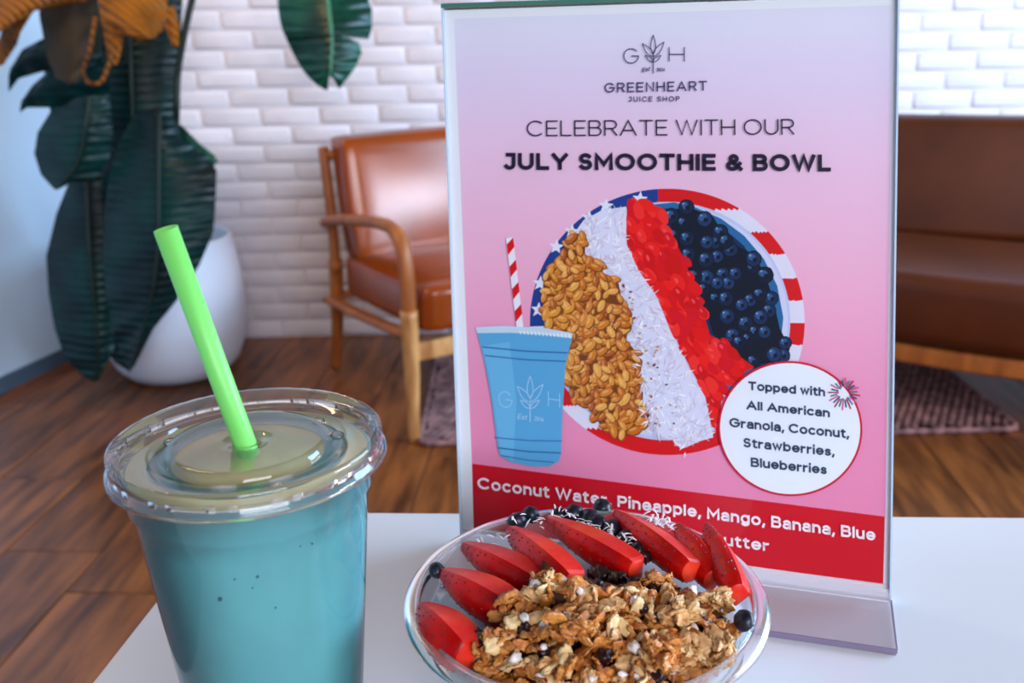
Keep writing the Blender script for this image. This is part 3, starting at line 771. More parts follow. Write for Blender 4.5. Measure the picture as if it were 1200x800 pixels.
# --- printed cup and striped straw
def quad(a, b, c, d): return [a, b, c, d]
poly('printed_straw', [(593.5, 279), (602, 278), (614, 383), (606, 383)], (232, 234, 244))
k = off(); vs = []; fs = []
for i in range(4):
    t0_, t1_ = .02+.25*i, .02+.25*i+.15
    e = lambda t, s: (593.7+ (12.3)*t+s*8.3, 279+104*t+(-1 if s else 0))
    q = len(vs); vs += [S(*e(t0_+.05, 0), k), S(*e(t0_-.02 if i else 0, 1), k), S(*e(t1_-.06, 1), k), S(*e(t1_+.02, 0), k)]; fs.append((q, q+1, q+2, q+3))
cmesh('straw_stripe', vs, fs, [lin((214, 10, 20))]*len(fs))
body = [(559.5, 388), (568, 420), (577, 470), (584, 524), (587, 534), (600, 541), (625, 546), (645, 546), (655, 540), (658, 532), (660, 480), (663, 430), (670, 398), (671.5, 392), (640, 388), (600, 386)]
poly('printed_cup', body, (92, 168, 214), 'blue smoothie cup in the poster picture')
poly('printed_cup', [(566, 405), (574, 440), (583, 500), (588, 532), (602, 539), (606, 470), (598, 400)], (108, 182, 224))
poly('cup_rim', [(558, 383), (590, 381.5), (640, 384), (671.5, 390), (671, 396), (640, 392), (600, 389.5), (560, 390)], (198, 222, 238))
k = off(); vs = []; fs = []
def stroke(pts, w, k, vs, fs):
    """ribbon of width w (px) along the px polyline, printed on the sheet"""
    n = len(pts); P_ = [Vector(p) for p in pts]; q = len(vs)
    closed = (P_[0]-P_[-1]).length < 1e-6
    for i, p in enumerate(P_):
        if closed: a, b = P_[(i-1) % (n-1)], P_[(i+1) % (n-1)] if i < n-1 else P_[1]
        else: a, b = P_[max(i-1, 0)], P_[min(i+1, n-1)]
        d1 = (p-a); d2 = (b-p)
        d1 = d1.normalized() if d1.length > 1e-9 else d2.normalized(); d2 = d2.normalized() if d2.length > 1e-9 else d1
        t = (d1+d2); t = t.normalized() if t.length > 1e-6 else d1
        nn = Vector((-t.y, t.x)); m_ = min(1.8, 1/max(.3, nn.dot(Vector((-d1.y, d1.x)))))
        e = nn*w/2*m_
        vs.append(S(p.x+e.x, p.y+e.y, k)); vs.append(S(p.x-e.x, p.y-e.y, k))
    for i in range(n-1): fs.append((q+2*i, q+2*i+1, q+2*i+3, q+2*i+2))
for (x0, y0, x1, y1, w) in ((566, 406, 666, 413, 1.6), (569, 416, 664, 423, 1.4), (580, 512, 659, 516, 1.2), (584, 524, 658, 530, 1.6), (588, 533, 650, 541, 1.2)):
    stroke([(x0, y0), ((x0+x1)/2, (y0+y1)/2+1.5), (x1, y1)], w, k, vs, fs)
cmesh('cup_band', vs, fs, [lin((40, 104, 160))]*len(fs))
k = off(); vs = []; fs = []
for i in range(14): x = 610+4.4*i; stroke([(x, 387+i*.3), (x+1, 391+i*.35)], 1.3, k, vs, fs)
cmesh('rim_shine', vs, fs, [lin((236, 246, 250))]*len(fs))
# --- circle badge
CCX, CCY = 926, 501.5
poly('badge_border', ell(CCX, CCY, 84.5, 79, 96, rot=.12), (200, 10, 50))
poly('badge', ell(CCX, CCY, 82, 76.5, 96, rot=.12), (226, 233, 242), 'white circle badge with red outline')
# --- lettering: own monoline letters
def arc(cx, cy, rx, ry, a0, a1, n=12): return [(cx+rx*math.cos(math.radians(a0+(a1-a0)*i/n)), cy+ry*math.sin(math.radians(a0+(a1-a0)*i/n))) for i in range(n+1)]
xh = .73; q_ = xh/2
GL = {
 'A': (.92, [[(0, 0), (.46, 1), (.92, 0)], [(.16, .32), (.76, .32)]]),
 'B': (.70, [[(0, .53), (.42, .53)]+arc(.42, .765, .235, .235, -90, 90)[0:]+[(0, 1), (0, 0), (.44, 0)]+arc(.44, .265, .265, .265, -90, 90)]),
 'C': (.92, [arc(.5, .5, .5, .5, 48, 312, 24)]),
 'E': (.62, [[(.62, 1), (0, 1), (0, 0), (.62, 0)], [(0, .51), (.56, .51)]]),
 'G': (.98, [arc(.5, .5, .5, .5, 42, 360, 26)+[(.55, .5)]]),
 'H': (.78, [[(0, 0), (0, 1)], [(.78, 0), (.78, 1)], [(0, .5), (.78, .5)]]),
 'I': (.0, [[(0, 0), (0, 1)]]),
 'J': (.52, [[(.14, 1), (.52, 1), (.52, .28)]+arc(.26, .27, .26, .27, 0, -150, 10)]),
 'L': (.58, [[(0, 1), (0, 0), (.58, 0)]]),
 'M': (.92, [[(0, 0), (0, 1), (.46, .3), (.92, 1), (.92, 0)]]),
 'N': (.76, [[(0, 0), (0, 1), (.76, 0), (.76, 1)]]),
 'O': (1.0, [arc(.5, .5, .5, .5, 0, 360, 32)]),
 'P': (.66, [[(0, 0), (0, 1), (.40, 1)]+arc(.40, .73, .27, .27, 90, -90)+[(0, .46)]]),
 'R': (.70, [[(0, 0), (0, 1), (.42, 1)]+arc(.42, .73, .27, .27, 90, -90)+[(0, .46)], [(.38, .46), (.70, 0)]]),
 'S': (.64, [arc(.34, .745, .285, .255, 35, 255, 14)+arc(.33, .265, .30, .265, 75, -150, 14)]),
 'T': (.74, [[(0, 1), (.74, 1)], [(.37, 1), (.37, 0)]]),
 'U': (.76, [[(0, 1), (0, .38)]+arc(.38, .38, .38, .38, 180, 360, 16)+[(.76, 1)]]),
 'W': (1.24, [[(0, 1), (.32, 0), (.62, 1), (.92, 0), (1.24, 1)]]),
 'Y': (.80, [[(0, 1), (.40, .46), (.80, 1)], [(.40, .46), (.40, 0)]]),
 '&': (.80, [[(.80, 0), (.24, .60)]+arc(.36, .78, .20, .21, 215, -40, 14)+[(.20, .46)]+arc(.30, .25, .30, .25, 130, 300, 12)+[(.74, .42)]]),
 'a': (.56, [arc(.29, xh-.24, .27, .24, 150, 0, 10)+[(.56, 0)], [(.56, .40), (.24, .40)]+arc(.20, .20, .20, .20, 90, 270, 10)+[(.34, 0), (.56, .14)]]),
 'b': (.62, [[(0, 1), (0, 0)], arc(.31, q_, .31, q_, 0, 360, 20)]),
 'c': (.58, [arc(.33, q_, .33, q_, 50, 310, 16)]),
 'd': (.62, [[(.62, 1), (.62, 0)], arc(.31, q_, .31, q_, 0, 360, 20)]),
 'e': (.64, [[(.02, q_), (.64, q_)]+arc(.33, q_, .32, q_, 0, 318, 18)]),
 'g': (.62, [arc(.31, q_, .31, q_, 0, 360, 20), [(.62, xh), (.62, .02)]+arc(.31, .02, .31, .28, 0, -145, 10)]),
 'h': (.56, [[(0, 1), (0, 0)], [(0, .42)]+arc(.28, .42, .28, .28, 180, 0, 10)+[(.56, 0)]]),
 'i': (.0, [[(0, 0), (0, xh-.04)], [(0, 1.02), (0, 1.08)]]),
 'l': (.0, [[(0, 0), (0, 1)]]),
 'm': (.92, [[(0, 0), (0, xh)], [(0, .44)]+arc(.23, .44, .23, .26, 180, 0, 8)+[(.46, 0)], [(.46, .44)]+arc(.69, .44, .23, .26, 180, 0, 8)+[(.92, 0)]]),
 'n': (.56, [[(0, 0), (0, xh)], [(0, .42)]+arc(.28, .42, .28, .28, 180, 0, 10)+[(.56, 0)]]),
 'o': (.66, [arc(.33, q_, .33, q_, 0, 360, 20)]),
 'p': (.62, [[(0, xh), (0, -.28)], arc(.31, q_, .31, q_, 0, 360, 20)]),
 'r': (.34, [[(0, 0), (0, xh)], [(0, .42)]+arc(.30, .40, .30, .28, 180, 85, 6)]),
 's': (.48, [arc(.25, .52, .21, .175, 30, 255, 10)+arc(.24, .18, .235, .18, 75, -150, 10)]),
 't': (.36, [[(.14, .92), (.14, .16)]+arc(.30, .16, .16, .16, 180, 270, 5)+[(.38, 0)], [(0, xh), (.36, xh)]]),
 'u': (.56, [[(0, xh), (0, .28)]+arc(.28, .28, .28, .28, 180, 360, 10), [(.56, xh), (.56, 0)]]),
 'w': (.86, [[(0, xh), (.22, 0), (.43, xh), (.64, 0), (.86, xh)]]),
 ',': (.06, [[(.06, .08), (-.02, -.18)]]), '2': (.50, [arc(.26, .74, .25, .25, 160, -30, 10)+[(0, 0), (.52, 0)]]),
 '0': (.56, [arc(.28, .5, .28, .5, 0, 360, 20)]), '1': (.18, [[(0, .82), (.18, 1), (.18, 0)]]), '4': (.58, [[(.58, .26), (0, .26), (.42, 1), (.42, 0)]]),
 ' ': (.10, []),
}
def text(s, p0, p1, cap, w, col, name='lettering', track=.26, up=None, label=None, sag=0):
    """s from px p0 to px p1 on the baseline, cap height and stroke width in px"""
    p0 = Vector(p0); p1 = Vector(p1); L_ = (p1-p0).length; ex = (p1-p0).normalized(); upv = Vector(up or (-.01, -1))
    adv = 0
    for i, ch in enumerate(s): adv += GL[ch][0]+(track if i < len(s)-1 else 0)
    sx = (L_-w)/adv; k = off(); vs = []; fs = []; x = 0; st = p0+ex*w/2; capi = cap-w
    for ch in s:
        for pl in GL[ch][1]:
            pts = [tuple(st+ex*((x+a)*sx)+upv*(b*capi+w/2)+Vector((0, sag*4*((x+a)/adv)*(1-(x+a)/adv)))) for a, b in pl]
            if (Vector(pts[0])-Vector(pts[-1])).length > .01 :
                d0 = (Vector(pts[0])-Vector(pts[1])); d1 = (Vector(pts[-1])-Vector(pts[-2]))
                if d0.length: pts[0] = tuple(Vector(pts[0])+d0.normalized()*w*.45)
                if d1.length: pts[-1] = tuple(Vector(pts[-1])+d1.normalized()*w*.45)
            stroke(pts, w, k, vs, fs)
        x += GL[ch][0]+track
    return cmesh(name, vs, fs, [lin(col)]*len(fs), label)
INK = (44, 36, 62); INK2 = (70, 62, 104)
text('CELEBRATE WITH OUR', (618, 160), (931, 158), 18.5, 1.7, INK, track=.24)
text('JULY SMOOTHIE & BOWL', (591, 199), (974, 201), 20, 4.6, (34, 26, 52), track=.40)
text('GREENHEART', (709, 109), (829, 106.5), 11.5, 1.7, INK2, track=.42)
text('JUICE SHOP', (737, 119.5), (797, 119), 6, 1.1, INK2, track=.55)
text('G', (731, 75), (749, 75), 18, 1.2, INK2, up=(0, -1)); text('H', (784, 72.5), (803, 72.5), 17, 1.2, INK2, up=(0, -1))
def leaflogo(cx, top, s, col, w, name='leaf_logo'):
    k = off(); vs = []; fs = []
    def leaf(bx, by, tx, ty, wd):
        b = Vector((cx+bx*s, top+by*s)); t = Vector((cx+tx*s, top+ty*s)); d = t-b; n_ = Vector((-d.y, d.x)).normalized()
        l = [b+d*(i/8)+n_*math.sin(PI*(i/8)**.8)*wd*s for i in range(9)]; r = [b+d*(i/8)-n_*math.sin(PI*(i/8)**.8)*wd*s for i in range(9)]
        stroke([tuple(p) for p in l], w, k, vs, fs); stroke([tuple(p) for p in r], w, k, vs, fs)
    leaf(0, .50, 0, 0, .065); leaf(0, .56, -.28, .22, .07); leaf(0, .56, .28, .18, .07); leaf(0, .70, -.21, .52, .045); leaf(0, .70, .20, .52, .045)
    stroke([(cx, top+.45*s), (cx, top+s)], w*1.1, k, vs, fs); cmesh(name, vs, fs, [lin(col)]*len(fs))
leaflogo(766, 41.5, 45, INK2, 1.0)
text('Est', (752.5, 85), (762, 83.5), 5.2, .9, INK2, up=(.25, -1)); text('2014', (770, 84), (780, 84), 4.2, .8, INK2)
LC = (168, 208, 238)
text('G', (585, 476), (601, 478), 19, .9, LC); text('H', (643, 475), (657, 477), 17, .9, LC); leaflogo(622, 440, 54, LC, 1.0)
text('Est', (607, 490), (618, 491.5), 6, .9, LC, up=(.25, -1)); text('2014', (627, 492), (638, 493.5), 5, .8, LC)
DK = (52, 66, 92)
text('Topped with', (877, 456.5), (967, 464), 10.5, 2.4, DK, track=.32)
text('All American', (875, 479), (972.5, 488.5), 10.5, 2.4, DK, track=.32)
text('Granola, Coconut,', (855, 499.5), (995, 513), 11, 2.4, DK, track=.32)
text('Strawberries,', (871, 523), (978, 534), 11, 2.4, DK, track=.32)
text('Blueberries', (880, 546), (969, 555), 11, 2.4, DK, track=.32)
WT = (250, 236, 246)
text('Coconut Water, Pineapple, Mango, Banana, Blue', (560.5, 571.5), (1025.5, 632.5), 13.5, 2.6, WT, track=.33)
text('Butter', (834, 636), (901.5, 645), 13, 2.5, WT, track=.30)
k = off(); FC = [(176, 30, 60), (40, 70, 120), (210, 90, 130), (60, 110, 150)]
for c_i, c_ in enumerate(FC):
    vs = []; fs = []
    for i in range(c_i, 24, 4):
        a = 2*PI*i/24+.1; r0 = 6+(i % 3); r1 = 19-(i % 2)*3
        stroke([(989+r0*math.cos(a), 460+r0*math.sin(a)), (989+r1*math.cos(a), 460+r1*math.sin(a)+1)], 1.7, k, vs, fs)
    o = cmesh('firework_spark', vs, fs, [lin(c_)]*len(fs))
print('print layers', LAY[0]*.000012)

# ================================================================== ARMCHAIR
def frame3(o, f, u): # local x = side, y = facing
    return None
CF = Vector((.5, -.866, 0)); CS = Vector((.866, .5, 0)); CO = uz(486, 518, 0)      # facing, side, front left foot
chair = empty('armchair', tuple(CO-CF*.33+CS*.34), 'tan leather armchair with curved oak arms by the white brick wall', 'armchair')
def K(x, y, z): return CO + CS*x + CF*y + Vector((0, 0, z))     # x from the near side, y forward of the foot
def ktube(name, pts, rad, m, flat=1.0, n=12, label=None):
    o = mesh(name, *tube(smoothpts([K(*p) for p in pts]), rad if not isinstance(rad, list) else [rad[0]+(rad[-1]-rad[0])*i/((len(pts)-1)*6) for i in range((len(pts)-1)*6+1)], n, True, flat), m, chair, True)
    if label: o['label'] = label
    return o
CWd = .68
for sx in (0, CWd):
    ktube('arm', [(sx, -.575, .520), (sx, -.45, .548), (sx, -.2, .582), (sx, -.07, .586), (sx, -.01, .555), (sx, .012, .48), (sx, .012, .36)], .021, M_darkwood, .8)
    ktube('leg', [(sx, .012, .38), (sx, .008, .2), (sx, -.005, .018 if sx else 0)], [.024, .017], M_wood_lit)
    ktube('leg', [(sx+(.02 if sx == 0 else -.02), -.57, .40), (sx+(.02 if sx == 0 else -.02), -.60, .2), (sx+(.02 if sx == 0 else -.02), -.65, .018)], [.023, .016], M_darkwood)
    ktube('back_post', [(sx+(.02 if sx == 0 else -.02), -.57, .36), (sx+(.02 if sx == 0 else -.02), -.575, .55), (sx+(.02 if sx == 0 else -.02), -.60, .745)], .020, M_darkwood, .8)
    ktube('side_rail', [(sx, .0, .31), (sx, -.3, .285), (sx, -.60, .27)], .024, M_darkwood, .55)
box('front_rail', K(CWd/2, .004, .262), (CWd, .026, .05), M_wood_lit, chair, Matrix.Rotation(math.atan2(CS.y, CS.x), 3, 'Z'), .004)
ktube('back_rail', [(.02, -.59, .28), (CWd-.02, -.59, .28)], .024, M_darkwood, .5)
ktube('back_rail', [(.02, -.598, .72), (CWd-.02, -.598, .72)], .022, M_darkwood, .6)
def cushion(name, P8, m, parent, puff=.02, seg=8, bev=.03, label=None):
    """padded block between 8 corners (bottom 4, top 4)"""
    bm = bmesh.new(); v = [bm.verts.new(p) for p in P8]
    for f in ((3, 2, 1, 0), (4, 5, 6, 7), (0, 1, 5, 4), (1, 2, 6, 5), (2, 3, 7, 6), (3, 0, 4, 7)): bm.faces.new([v[i] for i in f])
    bmesh.ops.subdivide_edges(bm, edges=bm.edges[:], cuts=seg, use_grid_fill=True)
    bm.normal_update(); c = sum((Vector(p) for p in P8), Vector())/8
    ex = [(Vector(P8[1])-Vector(P8[0])), (Vector(P8[3])-Vector(P8[0])), (Vector(P8[4])-Vector(P8[0]))]
    inv = Matrix((ex[0], ex[1], ex[2])).transposed().inverted()
    for vv in bm.verts:
        q = inv @ (vv.co-Vector(P8[0])); u = [2*t-1 for t in q]
        w = 0
        d = Vector()
        for i in range(3):
            a, b = u[(i+1) % 3], u[(i+2) % 3]
            if abs(u[i]) > .999: d += ex[i].normalized()*math.copysign(1, u[i])*puff*(1-a*a)*(1-b*b)
        # round the corners
        near = [max(0, abs(t)*ex[i].length/2-(ex[i].length/2-bev)) for i, t in enumerate(u)]
        l = math.sqrt(sum(t*t for t in near)); 
        if l > bev:
            for i in range(3): d -= ex[i].normalized()*math.copysign(near[i]*(1-bev/l), u[i])
        vv.co += d
    o = bmobj(name, bm, m, parent, True)
    
    if label: o['label'] = label
    return o
def blockK(x0, x1, y0, y1, z0, z1, ty=0, tz=0):
    return [K(x0, y0, z0), K(x1, y0, z0), K(x1, y1, z0+tz), K(x0, y1, z0+tz), K(x0, y0+ty, z1), K(x1, y0+ty, z1), K(x1, y1+ty, z1+tz), K(x0, y1+ty, z1+tz)]
cushion('seat_cushion', blockK(.03, CWd-.03, -.54, .045, .290, .425, 0, .02), M_leather, chair, .010, 12, .028)
cushion('back_cushion', blockK(.045, CWd-.045, -.545, -.43, .41, .775, -.07, 0), M_leather, chair, .008, 12, .014)

# ================================================================== SOFA
SF = Vector((-.42, -.908, 0)); SS = Vector((.908, -.42, 0)); SO = uz(1125, 422, .17)
sofa = empty('leather_sofa', (SO.x+.2, SO.y+.2, 0), 'tan leather sofa coloured as if in shade, with curved seat front behind the sign at right', 'sofa')
def Q(x, y, z): return Vector((SO.x, SO.y, 0))+SS*x+SF*y+Vector((0, 0, z))
def curvy(x): return .06*(1-((x-.0)/.6)**2)
XA, XB = -.40, 1.0
def sweep(name, sect, m, x0=XA, x1=XB, n=28, curve=0, label=None):
    vs = []; fs = []; k = len(sect)
    for i in range(n+1):
        x = x0+(x1-x0)*i/n; s_ = (x-x0)/(x1-x0)*2-1; en = 1-max(0, abs(s_)-.93)/.07*.12
        for (y, z) in sect: vs.append(Q(x, y+curve*(1-(s_)**2)*.12, z))
    for i in range(n):
        for j in range(k): fs.append((i*k+j, i*k+(j+1) % k, (i+1)*k+(j+1) % k, (i+1)*k+j))
    fs.append(tuple(range(k))[::-1]); fs.append(tuple(range(n*k, n*k+k)))
    o = mesh(name, vs, fs, m, sofa, True)
    if label: o['label'] = label
    return o
def rsect(y0, y1, z0, z1, r=.03, n=5, dz=0, dy=0):
    out = []
    for cx, cz, a in ((y1-r, z0+r, -90), (y1-r, z1-r, 0), (y0+r, z1-r, 90), (y0+r, z0+r, 180)):
        for i in range(n+1):
            t = math.radians(a+90*i/n); y = cx+r*math.cos(t); z = cz+r*math.sin(t)
            out.append((y+dy*(z-z0)/(z1-z0), z+dz*(y-y0)/(y1-y0)))
    return out
M_leather_shaded = mat('shaded_tan_leather', (84, 36, 10), .42, .3, bump=(160, .18, .001), vary=(4, (66, 27, 8), .35, .7))  # tan leather darkened, the sofa's shade is put into the colour
sweep('seat_cushion', rsect(-.55, .03, .225, .43, .05), M_leather_shaded, curve=1)
sweep('back_cushion', rsect(-.64, -.50, .40, .775, .035, dy=-.07), M_leather_shaded)
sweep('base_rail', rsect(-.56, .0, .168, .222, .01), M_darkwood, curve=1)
for x, y in ((XA+.08, -.06), (XB-.08, -.06), (XA+.08, -.52), (XB-.08, -.52)):
    mesh('leg', *tube([Q(x, y, .018), Q(x, y, .17)], [.014, .022], 12), M_darkwood, sofa, True)

# ================================================================== RUG
def rug():
    x0, x1, y0, y1, r = -.26, 1.375, 2.45, 3.36, .035
    c = .022; k = 0; vs = []; fs = []; rr = 9
    # braided cords laid side by side, slanting across the rug
    ang = math.radians(62); d = Vector((math.cos(ang), math.sin(ang), 0)); nn = Vector((-d.y, d.x, 0))
    i = -100
    while i < 100:
        pts = []
        for t in [s*.03 for s in range(-50, 90)]:
            p = Vector(((x0+x1)/2, y0, 0))+nn*(i*c)+d*t
            if x0 < p.x < x1 and y0+.012 < p.y < y1:
                dx = max(x0+r-p.x, p.x-(x1-r), 0); dy = max(y0+r-p.y, p.y-(y1-r), 0)
                if dx*dx+dy*dy < r*r: pts.append(p+Vector((0, 0, .007)))
        if len(pts) > 2:
            sec = [(-.5, -.6), (-.38, .3), (0, .62), (.38, .3), (.5, -.6)]; q = len(vs)
            for j, p in enumerate(pts):
                kk = 1+.18*math.sin(j*2.4+i)
                for a, b in sec: vs.append(p+nn*(a*c)+Vector((0, 0, b*.010*kk)))
            for j in range(len(pts)-1):
                for s in range(4): fs.append((q+j*5+s, q+j*5+s+1, q+j*5+5+s+1, q+j*5+5+s))
        i += 1
    o = mesh('braided_rug', vs, fs, M_rug, None, True, (x0+.8, 2.9, 0)); tag(o, 'brownish pink braided rug under the armchair and sofa', 'rug')
    # edge cord
    e = []
    for cx, cy, a in ((x1-r, y1-r, 0), (x0+r, y1-r, 90), (x0+r, y0+r, 180), (x1-r, y0+r, 270)):
        for i in range(9):
            t = math.radians(a+90*i/8); e.append(Vector((cx+r*math.cos(t), cy+r*math.sin(t), .009)))
    e.append(e[0]); pp = []
    for a, b in zip(e, e[1:]):
        m_ = max(1, int((b-a).length/.012))
        for s in range(m_): pp.append(a.lerp(b, s/m_))
    rad = [.0085+.0022*math.sin(i*1.9) for i in range(len(pp))]
    mesh('edge_cord', *tube(pp, rad, 8), M_rug, o, True)
rug()

# ================================================================== POTTED PLANT
pb = uz(192, 452, 0); PC = Vector((pb.x+.012, pb.y+.14, 0))
plant = empty('potted_plant', tuple(PC), 'tall broad leaved plant in a round white pot in the left corner', 'plant')
pot = [(1e-5, .002), (.13, .002), (.165, .012), (.20, .05), (.228, .12), (.238, .20), (.236, .28), (.226, .37), (.214, .455), (.208, .462), (.200, .455), (.208, .38), (.205, .36)]
mesh('pot', *lathe(pot, PC, 64), M_pot, plant, True)
mesh('soil', *lathe([(1e-5, .395), (.1, .40), (.203, .385)], PC, 48), M_soil, plant, True)
def leafmesh(rows, m, depth=None, cup=.06, ripple=.006, name='leaf', label=None, rib=True):
    """rows: (mid px, left px, right px, y depth) from base to tip; a cupped blade with side pleats"""
    fine = []
    for a, b in zip(rows, rows[1:]):
        nst = 5
        for i in range(nst):
            t = i/nst; fine.append(tuple((a[j][0]+(b[j][0]-a[j][0])*t, a[j][1]+(b[j][1]-a[j][1])*t) for j in range(3))+(a[3]+(b[3]-a[3])*t,))
    fine.append(rows[-1]); vs = []; fs = []; m_ = 7
    for i, (M_, L_, R_, Y) in enumerate(fine):
        mid = uy(*M_, Y); l = uy(*L_, Y); r = uy(*R_, Y)
        wl_ = (l-mid).length; wr = (r-mid).length
        for j in range(-m_, m_+1):
            t = abs(j)/m_; p = mid.lerp(l if j < 0 else r, t); w = wl_ if j < 0 else wr
            back = cup*(t**1.6)*min(1, w/.12)*1.0 + ripple*math.sin(i*1.25+t*4)*t
            p = p+(p-EYE).normalized()*back
            vs.append(p)
    W_ = 2*m_+1
    for i in range(len(fine)-1):
        for j in range(W_-1): q = i*W_+j; fs.append((q, q+1, q+W_+1, q+W_))
    th = [v+(v-EYE).normalized()*.0015 for v in vs]; n0 = len(vs)
    o = mesh(name, vs+th, fs+[tuple(n0+i for i in f[::-1]) for f in fs], m, plant, True)
    if label: o['label'] = label
    if rib:
        rp = [uy(*f[0], f[3])-(uy(*f[0], f[3])-EYE).normalized()*.003 for f in fine]
        mesh('midrib', *tube(rp, [.007-.005*i/len(rp) for i in range(len(rp))], 8), M_rib if m is M_leaf2 else M_stem, o, True)
    return o
# upper right hanging leaf with two splits
leafmesh([((383, -30), (340, -30), (425, -30), 2.95), ((384, 0), (325, 0), (432, 0), 2.92), ((386, 18), (327, 20), (436, 12), 2.90), ((388, 32), (331, 36), (436, 34), 2.88), ((388, 38), (334, 42), (432, 46), 2.875),
          ((388, 40), (335, 45), (410, 44), 2.87), ((389, 41), (336, 47), (398, 40), 2.87), ((389, 42), (337, 49), (421, 50), 2.87), ((389, 55), (345, 66), (424, 62), 2.86), ((388, 70), (356, 84), (416, 80), 2.85), ((388, 80), (364, 93), (404, 96), 2.84), ((387, 84), (372, 100), (397, 105), 2.84), ((386.5, 86), (380, 105), (391, 92), 2.84), ((386, 88), (384, 106), (387, 90), 2.84)], M_leaf2, label='mid green leaf with splits hanging against the brick wall')
# big drooping leaves over the pot
leafmesh([((186, 130), (160, 130), (205, 140), 2.75), ((186, 160), (140, 165), (215, 165), 2.72), ((186, 190), (128, 200), (240, 178), 2.70), ((186, 225), (122, 250), (254, 200), 2.68), ((186, 262), (120, 300), (252, 250), 2.66), ((184, 300), (124, 345), (250, 272), 2.65), ((180, 335), (132, 385), (234, 310), 2.64), ((172, 370), (140, 415), (205, 355), 2.64), ((162, 405), (148, 430), (180, 385), 2.64), ((154, 432), (152, 438), (158, 428), 2.64)], M_leaf, label='broad dark leaf drooping in front of the pot')
leafmesh([((100, 200), (84, 205), (125, 200), 2.80), ((102, 240), (66, 250), (150, 240), 2.78), ((104, 280), (54, 300), (160, 290), 2.76), ((108, 325), (57, 345), (155, 340), 2.74), ((112, 370), (64, 385), (140, 385), 2.73), ((114, 405), (76, 420), (132, 412), 2.72), ((114, 430), (96, 440), (124, 428), 2.72), ((112, 447), (109, 447), (116, 445), 2.72)], M_leaf, label='long dark leaf hanging lowest at far left')
leafmesh([((140, 170), (120, 170), (165, 170), 2.86), ((142, 230), (98, 240), (190, 240), 2.84), ((142, 300), (98, 310), (188, 300), 2.83), ((144, 370), (108, 390), (180, 370), 2.82), ((150, 415), (135, 425), (165, 410), 2.82), ((152, 432), (150, 434), (155, 432), 2.82)], M_leaf)
leafmesh([((104, 112), (88, 115), (128, 110), 2.72), ((103, 128), (62, 126), (130, 130), 2.71), ((100, 148), (44, 155), (132, 155), 2.70), ((96, 175), (40, 180), (128, 185), 2.70), ((88, 198), (48, 205), (112, 210), 2.70), ((74, 214), (60, 218), (84, 214), 2.70), ((66, 222), (64, 222), (70, 221), 2.70)], M_leaf, label='dark leaf with a blue sheen curling over the left wall')
leafmesh([((128, 90), (128, 60), (130, 122), 2.76), ((95, 92), (96, 66), (95, 124), 2.75), ((60, 100), (62, 78), (58, 126), 2.74), ((36, 112), (38, 100), (32, 126), 2.74), ((24, 124), (25, 118), (23, 132), 2.74)], M_leaf, rib=False)
leafmesh([((80, 60), (82, 40), (84, 84), 2.86), ((50, 62), (52, 44), (50, 84), 2.86), ((24, 72), (26, 58), (22, 92), 2.86), ((10, 88), (12, 80), (10, 108), 2.86)], M_leaf, rib=False)
leafmesh([((150, -10), (95, -20), (215, -20), 2.92), ((152, 40), (70, 50), (212, 40), 2.90), ((154, 100), (76, 120), (210, 100), 2.88), ((156, 160), (90, 180), (210, 150), 2.87), ((158, 220), (110, 240), (206, 215), 2.86), ((158, 270), (140, 280), (180, 270), 2.86)], M_leaf)
leafmesh([((110, 10), (60, 0), (160, 10), 2.98), ((100, 60), (50, 70), (150, 60), 2.96), ((92, 120), (60, 140), (130, 130), 2.95), ((90, 170), (80, 178), (100, 175), 2.95)], M_leaf)
leafmesh([((206, 150), (196, 150), (212, 146), 2.78), ((222, 168), (205, 176), (236, 170), 2.76), ((240, 184), (228, 196), (252, 182), 2.75), ((252, 192), (250, 198), (256, 190), 2.75)], M_leaf2, rib=False)
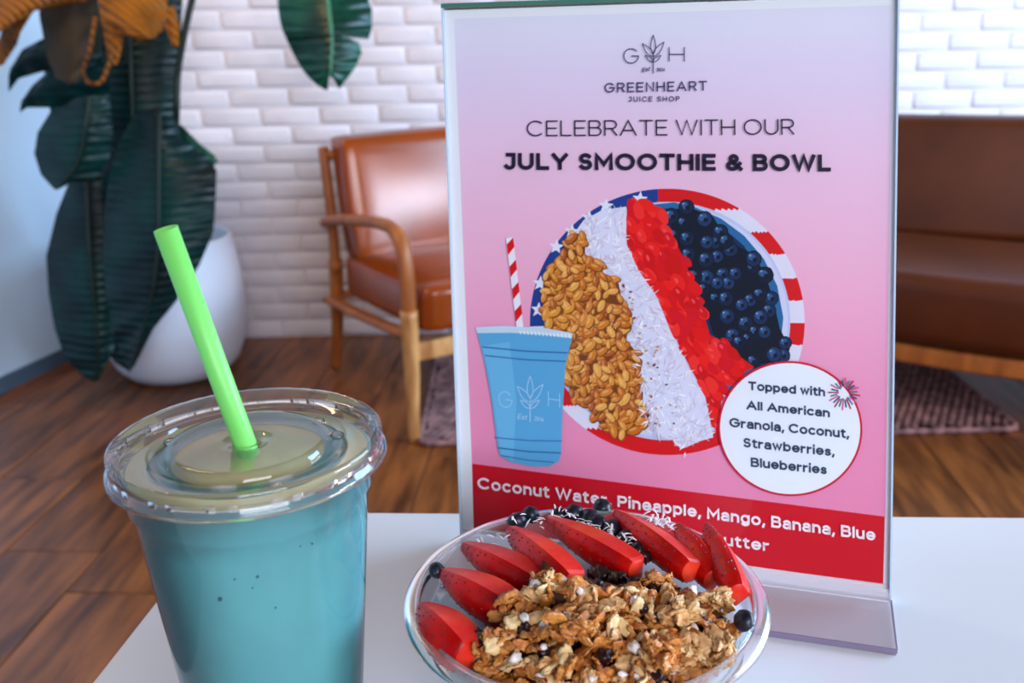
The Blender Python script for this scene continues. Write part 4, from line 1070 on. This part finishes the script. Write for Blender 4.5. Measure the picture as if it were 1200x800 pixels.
# dried golden leaves at the top
leafmesh([((118, -30), (100, -40), (170, -30), 2.62), ((124, 0), (114, -5), (196, -8), 2.60), ((140, 20), (118, 22), (196, 20), 2.58), ((160, 35), (136, 38), (190, 36), 2.57), ((176, 45), (164, 47), (182, 44), 2.57)], M_dry, rib=False, label='golden dried leaf curling at the top of the plant')
leafmesh([((50, -30), (0, -40), (110, -30), 2.64), ((40, -5), (-20, -10), (100, 2), 2.62), ((10, 22), (-20, 20), (42, 12), 2.61), ((-10, 40), (-30, 40), (8, 34), 2.60)], M_dry, rib=False)
leafmesh([((30, 20), (45, 4), (20, 18), 2.66), ((18, 40), (24, 38), (2, 36), 2.65), ((10, 58), (20, 52), (-4, 54), 2.65), ((-4, 78), (4, 76), (-14, 70), 2.65)], M_dry, rib=False)
leafmesh([((80, -20), (45, -20), (115, -10), 2.68), ((80, 20), (46, 20), (112, 20), 2.67), ((82, 60), (55, 65), (108, 55), 2.66), ((80, 90), (66, 92), (100, 84), 2.66), ((84, 98), (80, 99), (92, 96), 2.66)], M_dry2, rib=False, label='brown dried leaf hanging at top left')
leafmesh([((128, 20), (118, 22), (146, 24), 2.60), ((130, 44), (122, 46), (144, 46), 2.59), ((132, 62), (126, 66), (142, 60), 2.59), ((134, 76), (131, 77), (138, 75), 2.59)], M_dry, rib=False)
cr = smoothpts([uy(112, 20, 2.6), uy(105, 60, 2.59), uy(97, 82, 2.58), uy(104, 97, 2.57), (uy(118, 96, 2.57)), uy(126, 80, 2.58), uy(132, 60, 2.59)], 6)
mesh('curled_stalk', *tube(cr, .006, 8), M_dry, plant, True)
leafmesh([((196, 10), (190, 5), (204, 5), 2.84), ((202, 34), (194, 34), (210, 30), 2.84), ((206, 55), (203, 56), (210, 54), 2.84)], M_dry, rib=False)
# stems
mesh('stem', *tube(smoothpts([PC+Vector((.02, -.02, .39)), uy(206, 150, 2.86), uy(208, 90, 2.86), uy(215, 45, 2.86), uy(228, -10, 2.87), uy(250, -60, 2.88), uy(320, -90, 2.93), uy(375, -60, 2.96), uy(384, -20, 2.93)], 8), .010, 10), M_stem, plant, True)
for a, b, c, d in (((150, 300), (150, 150), (150, 60), (148, -20)), ((120, 300), (110, 180), (104, 112), (104, 108)), ((185, 300), (190, 220), (188, 150), (186, 128)), ((140, 300), (132, 180), (118, 80), (112, 0))):
    mesh('stem', *tube(smoothpts([PC+Vector((rnd.uniform(-.06, .06), rnd.uniform(-.05, .05), .39)), uy(*b, 2.92), uy(*c, 2.90), uy(*d, 2.88)], 8), .011, 10), M_stem, plant, True)
